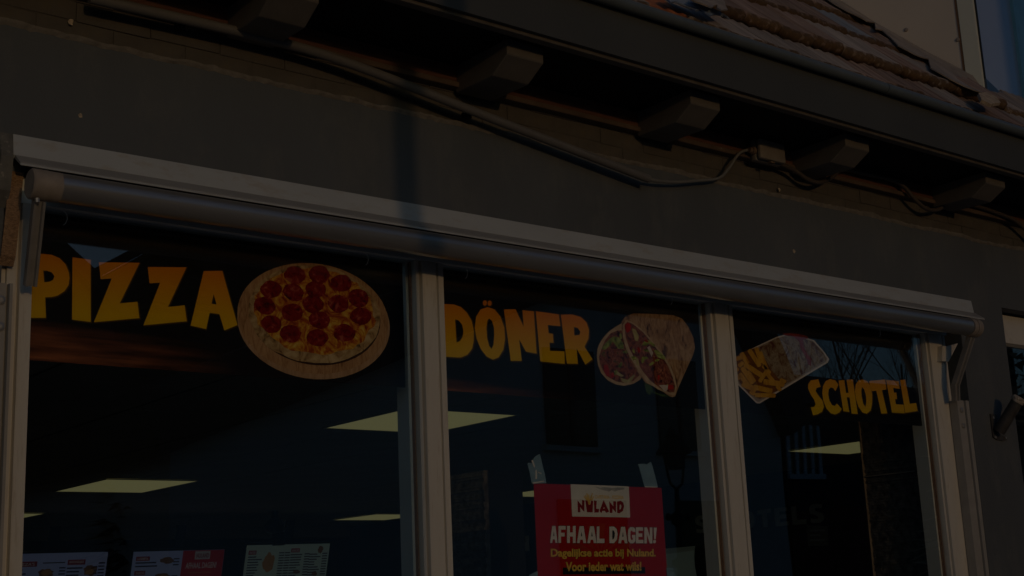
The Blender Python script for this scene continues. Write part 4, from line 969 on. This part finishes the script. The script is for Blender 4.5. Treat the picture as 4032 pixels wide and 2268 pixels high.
t, W, el, blob, word = screen('pale blue menu screen beside the left jamb, with burger and sandwich pictures', (-12, 1394), (272, 1389), YS, .62, lean, P_scr)
el('heading_pill', P_pill, [(W * .18, W * .37, .06, .10), (W * .64, W * .80, .055, .095), (W * .20, W * .55, .245, .285)])
word('PIZZA\'S', W * .20, W * .35, .068, .092, P_sw); word('BROODJES', W * .655, W * .785, .063, .087, P_sw)
el('text_lines', P_ink, lines(W * .2, W * .30, .12, 6, .028) + lines(W * .64, W * .80, .115, 8, .028) + lines(W * .42, W * .62, .07, 1, .02, .9) + lines(W * .78, W * .93, .19, 4, .03) + prices(W * .57, .11, 6, .024) + prices(W * .86, .11, 9, .026) + prices(W * .925, .08, 11, .026))
blob('food_picture', P_food2, W * .455, .155, .062, .038, 1); blob('food_picture', P_food, W * .46, .150, .040, .022, 2, .0055); blob('food_picture', P_food2, W * .855, .145, .055, .045, 3); blob('food_picture', P_food, W * .85, .155, .035, .022, 4, .0055)
t, W, el, blob, word = screen('menu screen split into a pale menu and a red AFHAAL DAGEN! half', (336, 1388), (565, 1382.5), YS, .60, lean, P_scr)
el('red_half', P_scrr, [(W * .535, W * .998, .001, .599)], .0035)
el('logo_panel', P_sw, [(W * .67, W * .84, .008, .075)], .005)
word('NULAND', W * .685, W * .825, .025, .062, P_pill, .03, .0075); word('AFHAAL DAGEN!', W * .58, W * .925, .10, .15, P_sw, .03)
word('Dagelijkse actie bij Nuland.', W * .62, W * .88, .175, .195, P_food, .02); word('Voor ieder wat wils!', W * .65, W * .84, .205, .225, P_food, .02)
el('heading_pill', P_pill, [(W * .035, W * .18, .04, .075), (W * .035, W * .15, .155, .19)])
word('LOEMPIA', W * .05, W * .165, .047, .068, P_sw); word('SNACKS', W * .05, W * .14, .162, .183, P_sw)
el('text_lines', P_ink, lines(W * .035, W * .28, .085, 2, .028, .6) + lines(W * .035, W * .24, .205, 9, .026, .5) + prices(W * .44, .06, 3, .024) + prices(W * .44, .2, 8, .026))
blob('food_picture', P_food2, W * .37, .075, .06, .028, 5); blob('food_picture', P_food2, W * .34, .215, .075, .036, 6); blob('food_picture', P_food, W * .35, .21, .04, .02, 7, .0055)
blob('food_picture', P_sw, W * .66, .29, .065, .036, 8, .005); blob('food_picture', P_food2, W * .66, .29, .05, .024, 9, .0065); blob('food_picture', P_sw, W * .86, .275, .055, .036, 10, .005)
t, W, el, blob, word = screen('pale green menu screen right of the others, full of small print', (621, 1373), (830, 1366), YS - .1, .66, lean, P_scr2)
el('heading_pill', P_pill, [(W * .03, W * .12, .045, .08), (W * .53, W * .635, .035, .07)])
word('FRITES', W * .04, W * .11, .053, .073, P_sw); word('SNACKS', W * .54, W * .625, .043, .063, P_sw)
el('text_lines', P_ink, lines(W * .03, W * .20, .095, 13, .0225, .5) + lines(W * .53, W * .68, .085, 14, .0225, .5) + lines(W * .76, W * .9, .085, 13, .0225, .5) + prices(W * .39, .065, 12, .022) + prices(W * .46, .065, 12, .022) + prices(W * .70, .08, 13, .0225) + prices(W * .92, .08, 13, .0225))
blob('food_picture', P_food, W * .275, .15, .055, .085, 11); blob('food_picture', P_food2, W * .63, .24, .035, .018, 12); blob('food_picture', P_food2, W * .85, .26, .03, .022, 13); blob('food_picture', P_food2, W * .61, .32, .04, .03, 14); blob('food_picture', P_food2, W * .89, .05, .025, .035, 15)

dcam = thing('security_camera', 'black dome camera hanging above the pale green menu screen', 'security camera', at(690, 1335, 6.6))
p = at(691, 1332, 6.6)
MB().tube([p + Vector((0, 0, .09)), p + Vector((0, 0, .05)), p, p + Vector((0, 0, -.03))], [.05, .075, .09, .05], 14).obj('dome', M_black, dcam, smooth=True)
MB().box(p.x + .0, p.x + .07, p.y - .04, p.y + .04, p.z - .13, p.z - .02).obj('housing', M_black, dcam)
MB().box(p.x - .02, p.x + .02, p.y - .02, p.y + .02, p.z + .09, CZ).obj('mount', M_black, dcam)

# lettering on the right inner wall
def wall_word(word_, y_far, y_near, z0, h, label):
    t = thing('wall_lettering', label, 'wall lettering', (7.59, (y_far + y_near) / 2, Zc(z0)))
    n_ = len(word_); step = (y_far - y_near) / n_
    for i, ch in enumerate(word_):
        yy = y_far - i * step
        xx = 7.598 if yy > 3.65 or True else 7.58
        lps = [[Vector((7.582, yy - u * step * .78, Zc(z0) + v * h)) for u, v in lp_] for lp_ in GLY[ch]]
        MB().loops(lps, (-.006, 0, 0)).obj('letter', M_lett, t)
wall_word('KAPSALON', 7.00, 5.66, .39, .13, 'faint grey KAPSALON lettering on the inner wall left of the poster')
wall_word('SCHOTELS', 3.72, 2.48, .412, .128, 'faint grey SCHOTELS lettering on the inner wall in the right pane')
nt_ = thing('paper_notice', 'white paper notice on the dark red inner wall under the grey lettering', 'notice', (7.58, 2.5, Zc(.3)))
def xw_at(x, y, X):
    r = ray(2900 + x / 2.4637, 1680 + y / 2.4637); t_ = X / r.x; return Vector((X, CAMY + r.y * t_, EYE + r.z * t_))
MB().prism([xw_at(x, y, 7.58) for x, y in ((680, 955), (885, 965), (890, 1155), (695, 1158))], (.003, 0, 0)).obj('sheet', mat('notice_paper', (.42, .38, .40), .8, var=.2, scale=9), nt_)
nlk = MB()
for i in range(3):
    yy = 1000 + i * 46
    nlk.prism([xw_at(x, y, 7.577) for x, y in ((712, yy), (720 + 45 * (3 - i % 2), yy - 4), (722 + 45 * (3 - i % 2), yy + 14), (716, yy + 18))], (.001, 0, 0))
nlk.obj('text_lines', M_lett, nt_)
# stone clad piers
def pier(label, x0, x1, y0, y1, z1):
    t = thing('stone_pier', label, 'pier', ((x0 + x1) / 2, (y0 + y1) / 2, 0), 'black stone clad piers inside the shop')
    MB().box(x0 + .02, x1, y0 + .02, y1 - .004, 0, z1).obj('core', M_black, t)
    k = MB(); z = .9; r5 = random.Random(4)
    while z < z1 - .012:
        hh = r5.uniform(.0115, .0135); yy = y0
        while yy < y1 - .01:
            ln = r5.uniform(.22, .6); ye = min(y1 - .001, yy + ln); dx_ = r5.uniform(0, .010)
            k.box(x0 + dx_, x0 + .03, yy + .001, ye - .001, z, z + hh - .0012); yy = ye
        z += hh
    o = k.obj('stone_strips', M_stone, t); o['kind'] = 'stuff'
    return t
p1 = pier('black stone strip pier behind the right pane, beside the jamb', 5.29, 5.6, .155, .44, CZ - .002)
MB().box(5.283, 5.335,   .4405, .4430, .8, CZ - .003).obj('edge_trim', mat('copper_edge', (.26, .20, .14), .5, var=.3), p1)
MB().box(5.281, 5.2865, .16, .44, Zc(.4765), Zc(.4805)).obj('joint_strip', M_cap, p1)
pa = at(1147, 1300, 1.3); pb2 = at(1184, 1300, 1.3)
p2 = pier('narrow black stone strip pier just right of the first mullion', 3.66, 3.9, 1.24, 1.62, Zc(.555))

# pale panel right of the poster; its glow is added in place of room light
pnl = thing('pale_panel', 'pale green panel with added glow showing between the red poster and the second mullion', 'panel', at(1715, 1420, 2.5))
P_pnl = mat('pale_panel_face', (.5, .6, .52), .4, var=.05, scale=3, emit=.14, ecol=(.80, 1.0, .84)); P_pnlr = mat('pale_panel_rim', (.4, .45, .4), .4, emit=.09, ecol=(.8, .92, .72))
tQ = catt(2580, 2000, 5.405)
MB().prism([tQ(x, y, 2.5) for x, y in ((60, 975), (330, 975), (600, 940), (838, 900), (832, 1060), (845, 1250), (885, 1449), (930, 1700), (60, 1700))], (0, .02, 0)).obj('face', P_pnl, pnl)
MB().prism([tQ(x, y, 2.497) for x, y in ((60, 890), (230, 868), (852, 808), (838, 898), (600, 938), (330, 973), (60, 973))], (0, .02, 0)).obj('rim', P_pnlr, pnl)
MB().prism([tQ(x, y, 2.52) for x, y in ((850, 806), (1000, 806), (1100, 1700), (935, 1700), (888, 1449), (848, 1250), (834, 1060))], (0, .10, 0)).obj('side', M_black, pnl)

# ================================================================== across the street (seen mirrored in the panes)
def mirrored(x, y, D):                 # sight line reflected by the panes, met at y = -D
    q = at(x, y, D + .074); return Vector((q.x, -D, q.z))
M_rend = mat('white_render', (.86, .78, .68), .85, var=.08, scale=.6); M_rooft = mat('dark_roof_tiles', (.04, .035, .033), .8, var=.2, scale=4)
M_wdark = mat('dark_window_glass', (.02, .022, .025), .1, spec=.6); M_bbrick = mat('dark_brown_brick', (.075, .045, .035), .85, var=.2, scale=8)
M_wfr = mat('white_window_frame', (.75, .75, .74), .5)
D1 = 14.0; T1 = D1 + .074 - CAMY
def rx(r): return r * T1
def rz(r): return EYE + r * T1
h1 = thing('opposite_house', 'white rendered gable house across the street mirrored in the middle pane', 'house', (14.5, -D1, 0))
gl_, gp_, gr_ = Vector((rx(.464), -D1, rz(.140))), Vector((rx(1.088), -D1, rz(.396))), Vector((rx(1.195), -D1, rz(.190)))
MB().prism([(gl_.x, -D1, 0), (gr_.x, -D1, 0), gr_, gp_, gl_], (0, -8, 0)).obj('wall', M_rend, h1)
for a, b, th in ((gp_, gl_, .75), (gp_, gr_, .45)):
    dd = (b - a).normalized(); nx = Vector((-dd.z, 0, dd.x)); nx = nx if nx.z > 0 else -nx
    a2, b2 = a + Vector((0, .35, 0)), b + dd * .4 + Vector((0, .35, 0))
    MB().prism([a2 - nx * .25, b2 - nx * .25, b2 + nx * th, a2 + nx * th], (0, -8.7, 0)).obj('roof', M_rooft, h1)
for r0, r1, z0_, z1_ in ((.853, .917, .150, .237), (1.003, 1.066, .150, .239), (.86, .95, .02, .09), (1.02, 1.12, .0, .09)):
    fo_ = MB().box(rx(r0), rx(r1), -D1 + .005, -D1 + .06, rz(z0_) - .12, rz(z1_)).obj('window', M_wdark, h1)
    MB().box(rx(r0) - .1, rx(r1) + .1, -D1 + .004, -D1 + .12, rz(z0_) - .22, rz(z0_) - .125).obj('sill', M_rend, fo_)
    xm = (rx(r0) + rx(r1)) / 2
    MB().box(xm - .04, xm + .04, -D1 + .061, -D1 + .08, rz(z0_) - .12, rz(z1_)).obj('frame', M_bbrick, fo_)
D4 = 25.0; T4 = D4 + .074 - CAMY  # added house: blocks mirrored sky so the pane above the pizza stays dark
h4 = thing('added_tall_house', 'added tall dark brick house behind the white one, blocking mirrored sky above the pizza', 'house', (20, -D4, 0))
def m4(a, b): return Vector((a * T4, -D4, EYE + b * T4))
MB().prism([m4(.475, -.06), m4(1.06, -.06), m4(1.06, .40), m4(.75, .50), m4(.475, .40)], (0, -2.4, 0)).obj('wall', M_bbrick, h4)
for p_, q_ in ((m4(.75, .505), m4(1.08, .398)), (m4(.75, .505), m4(.468, .398))):
    MB().prism([p_ + Vector((0, .3, 0)), q_ + Vector((0, .3, 0)), q_ + Vector((0, .3, .35)), p_ + Vector((0, .3, .35))], (0, -2.8, 0)).obj('roof', M_rooft, h4)
for u in (.5, .6, .7):
    w_ = MB().box(u * T4 - .5, u * T4 + .5, -D4 + .004, -D4 + .06, EYE + .30 * T4, EYE + .355 * T4).obj('window', M_wdark, h4)
    MB().box(u * T4 - .6, u * T4 + .6, -D4 + .004, -D4 + .14, EYE + .292 * T4, EYE + .2995 * T4).obj('sill', M_rooft, w_)
D2 = 22.0; T2 = D2 + .074 - CAMY
h2 = thing('brown_house', 'dark brown brick house with white barred window mirrored in the right pane', 'house', (36, -D2, 0))
MB().box(1.20 * T2, 1.75 * T2, -D2 - 8, -D2, 0, EYE + .20 * T2).obj('wall', M_bbrick, h2)
MB().prism([(1.19 * T2, -D2 + .4, EYE + .2005 * T2), (1.76 * T2, -D2 + .4, EYE + .2005 * T2), (1.76 * T2, -D2 - .8, EYE + .242 * T2), (1.19 * T2, -D2 - .8, EYE + .242 * T2)], (0, -6, 0)).obj('roof', M_rooft, h2)
fo_ = MB().box(1.203 * T2, 1.262 * T2, -D2 + .004, -D2 + .05, EYE + .122 * T2, EYE + .178 * T2).obj('window', M_wdark, h2)
fr_ = MB()
for k in range(5): xx = (1.203 + .0142 * k) * T2; fr_.box(xx - .07, xx + .07, -D2 + .051, -D2 + .1, EYE + .122 * T2, EYE + .178 * T2)
fr_.obj('bars', M_wfr, fo_); MB().box(1.20 * T2, 1.265 * T2, -D2 + .051, -D2 + .16, EYE + .116 * T2, EYE + .1218 * T2).obj('sill', M_wfr, fo_)
D3 = 20.0; T3 = D3 + .074 - CAMY
h3 = thing('dark_house', 'dark brick house with steep roof mirrored in the left pane', 'house', (6, -D3, 0))
def m3(rx_, rz_, off=0): return Vector((rx_ * T3, -D3 + off, EYE + rz_ * T3))
MB().prism([m3(.10, -.07), m3(.415, -.07), m3(.415, .235), m3(.36, .272), m3(.30, .325), m3(.10, .325)], (0, -8, 0)).obj('wall', M_bbrick, h3)
MB().prism([m3(.28, .350, .3), m3(.43, .2315, .3), m3(.43, .218, .3), m3(.28, .335, .3)], (0, -9, 0)).obj('roof', M_rooft, h3)
for u in (.17, .25, .33):
    w_ = MB().box(u * T3 - .5, u * T3 + .5, -D3 + .004, -D3 + .06, EYE + .12 * T3, EYE + .2 * T3).obj('window', M_wdark, h3)
    MB().box(u * T3 - .6, u * T3 + .6, -D3 + .004, -D3 + .14, EYE + .112 * T3, EYE + .1195 * T3).obj('sill', M_rooft, w_)
D5 = 26.0; T5 = D5 + .074 - CAMY  # house added to cover the low patch of mirrored sky
h5 = thing('added_low_house', 'added low dark house with rising roof edge, covering mirrored sky between the steep roof and the evergreen', 'house', (13, -D5, 0))
def m5(a, b): return Vector((a * T5, -D5, EYE + b * T5))
MB().prism([m5(.36, -.06), m5(.54, -.06), m5(.54, .300), m5(.47, .300), m5(.402, .255), m5(.36, .255)], (0, -1.6, 0)).obj('wall', M_bbrick, h5)
MB().prism([m5(.395, .2515) + Vector((0, .25, 0)), m5(.47, .301) + Vector((0, .25, 0)), m5(.47, .309) + Vector((0, .25, 0)), m5(.390, .2575) + Vector((0, .25, 0))], (0, -1.9, 0)).obj('roof', M_rooft, h5)
# dark evergreen between the two houses
M_ever = mat('evergreen_needles', (.018, .028, .014), .9, var=.4, scale=3)
def evergreen(label, loc, H, W, seed, leaf=None, kind='evergreen_tree', n=2600, size=1.0):
    t = thing(kind, label, 'tree', loc); r7 = random.Random(seed)
    a = MB().tube([Vector(loc), Vector(loc) + Vector((0, 0, H * .9))], [.16, .03], 7).obj('trunk', M_bark, t)
    k = MB()
    for i in range(n):
        h = r7.random() ** 1.25; R_ = W * (1 - h) ** .75 * r7.uniform(.35, 1.0); an = r7.uniform(0, 6.283)
        c = Vector(loc) + Vector((R_ * math.cos(an), R_ * math.sin(an), .5 + h * (H - .5))); d_ = Vector((math.cos(an), math.sin(an), r7.uniform(-.5, .2))).normalized()
        sd = d_.cross(Vector((0, 0, 1))).normalized(); L = r7.uniform(.25, .55) * size
        k.bm.faces.new([k.bm.verts.new(c + q) for q in (sd * .11 * size, d_ * L, -sd * .11 * size + Vector((0, 0, .05)))])
    k.obj('crown', leaf or M_ever, t)
# bare trees
M_bark = mat('dark_bark', (.05, .042, .036), .9, var=.3, scale=10, bump=.4)
def bare_tree(seed, H, spread=.5, levels=5):
    r6 = random.Random(seed); tr_, tw = MB(), MB()
    def grow(p, d_, L, rad, lv):
        n_ = 4; pts = [p]; rads = [rad]
        for i in range(n_):
            d_ = (d_ + Vector((r6.uniform(-.16, .16), r6.uniform(-.16, .16), r6.uniform(-.02, .10)))).normalized(); pts.append(pts[-1] + d_ * L / n_); rads.append(rad * (1 - .42 * (i + 1) / n_))
        (tr_ if lv == 0 else tw).tube(pts, rads, 7 if lv < 2 else (4 if lv < 4 else 3), caps=lv < 2)
        if lv >= levels: return
        kids = 5 if lv == 0 else r6.choice((3, 4, 4))
        for k in range(kids):
            j = r6.randint(2 if lv else 2, n_); a = r6.uniform(0, 6.28); s_ = spread * r6.uniform(.6, 1.4)
            nd = (d_ + Vector((math.cos(a) * s_, math.sin(a) * s_, r6.uniform(-.1, .35)))).normalized()
            grow(pts[j], nd, L * r6.uniform(.55, .78), rads[j] * r6.uniform(.40, .6), lv + 1)
    grow(Vector((0, 0, -.1)), Vector((0, 0, 1)), H * .36, H * .015, 0)
    return tr_, tw
def tree(label, loc, seed, H, bark=None, **k):
    t = thing('bare_tree', label, 'tree', loc, 'bare trees across the street'); a, b = bare_tree(seed, H, **k)
    for nm, mb_ in (('trunk', a), ('crown', b)):
        o = mb_.obj(nm, bark or M_bark, None); o.location = loc; setparent(o, t)
evergreen('dark evergreen tree mirrored above the middle letters of PIZZA', (.458 * 19.574, -16.0, 0), 7.6, 1.15, 3)
tree('tall bare tree mirrored above the fries tray', (35.5, -27.5, 0), 1, 19, levels=6, spread=.62)
tree('bare tree with leaning trunk mirrored above the word SCHOTEL', (41.5, -28.5, 0), 2, 18, levels=6, spread=.6)
tree('twiggy bare tree mirrored at the right edge of the right pane', (46.5, -30, 0), 3, 18, levels=6, spread=.6)
tree('bare tree mirrored over the first letters of PIZZA', (15.5, -38, 0), 5, 17, levels=6, spread=.65)
M_barkl = mat('light_brown_twigs', (.34, .25, .16), .9, var=.3, scale=4)
M_beech = mat('brown_beech_leaves', (.50, .36, .20), .8, var=.6, scale=1.5)
evergreen('beech tree with brown leaves mirrored in the side window at the right', (20.4, -8.4, 0), 8.5, 2.1, 12, leaf=M_beech, kind='beech_tree', n=1700, size=.75)
tree('dark bare tree mirrored behind the brown one in the side window', (39.2, -19, 0), 9, 14, levels=5, spread=.75)

# lantern mirrored beside the poster, and the plain pole whose shadow falls on the wall
M_iron = mat('black_iron', (.012, .012, .012), .45)
LX, LYY = 13.6, -9.7
ln = thing('street_lantern', 'ornate black lantern post mirrored beside the red poster', 'street lamp', (LX, LYY, 0))
MB().tube([(LX, LYY, 0), (LX, LYY, .5), (LX, LYY, .55), (LX, LYY, 1.95), (LX, LYY, 2.0), (LX, LYY, 2.06), (LX, LYY, 2.1), (LX, LYY, 2.5), (LX, LYY, 2.55), (LX, LYY, 2.66), (LX, LYY, 2.7), (LX, LYY, 3.0)], [.12, .11, .06, .055, .13, .13, .05, .05, .11, .11, .045, .03], 12).obj('post', M_iron, ln)
MB().tube([(LX - .2, LYY, 2.62), (LX + .2, LYY, 2.62)], .03, 8).obj('crossbar', M_iron, ln)
for s_ in (-1, 1):
    MB().tube([(LX + s_ * .2, LYY, 2.58), (LX + s_ * .2, LYY, 2.62), (LX + s_ * .2, LYY, 2.68)], [.02, .05, .02], 8).obj('knob', M_iron, ln)
    MB().tube([(LX, LYY, 3.0), (LX + s_ * .12, LYY, 3.08), (LX + s_ * .18, LYY, 3.3), (LX + s_ * .20, LYY, 3.5)], .018, 6).obj('cradle_arm', M_iron, ln)
MB().tube([(LX, LYY, 3.28), (LX, LYY, 3.5)], [.12, .19], 6).obj('lantern_glass', mat('lantern_glass', (.12, .12, .12), .2), ln)
MB().tube([(LX, LYY, 3.5), (LX, LYY, 3.53), (LX, LYY, 3.72), (LX, LYY, 3.75), (LX, LYY, 3.9)], [.27, .27, .10, .13, .02], 6).obj('lantern_roof', M_iron, ln)
PXX = 2.435 + SUN.x / -SUN.y * 5.6
ps = thing('lamp_post', 'plain grey steel lamp post on the pavement, throwing its shadow on the wall', 'lamp post', (PXX, -5.6, 0))
MB().tube([(PXX, -5.6, 0), (PXX, -5.6, 6.6)], .046, 16).obj('pole', M_pipe, ps, auto=40)
MB().tube([(PXX, -5.6, 6.6), (PXX, -5.6, 6.64), (PXX, -5.6, 6.72)], [.06, .16, .05], 16).obj('lamp_head', M_pipe, ps, auto=40)
MB().box(PXX - .06, PXX + .06, -5.68, -5.647, .6, 1.0).obj('service_door', M_pipe, ps)
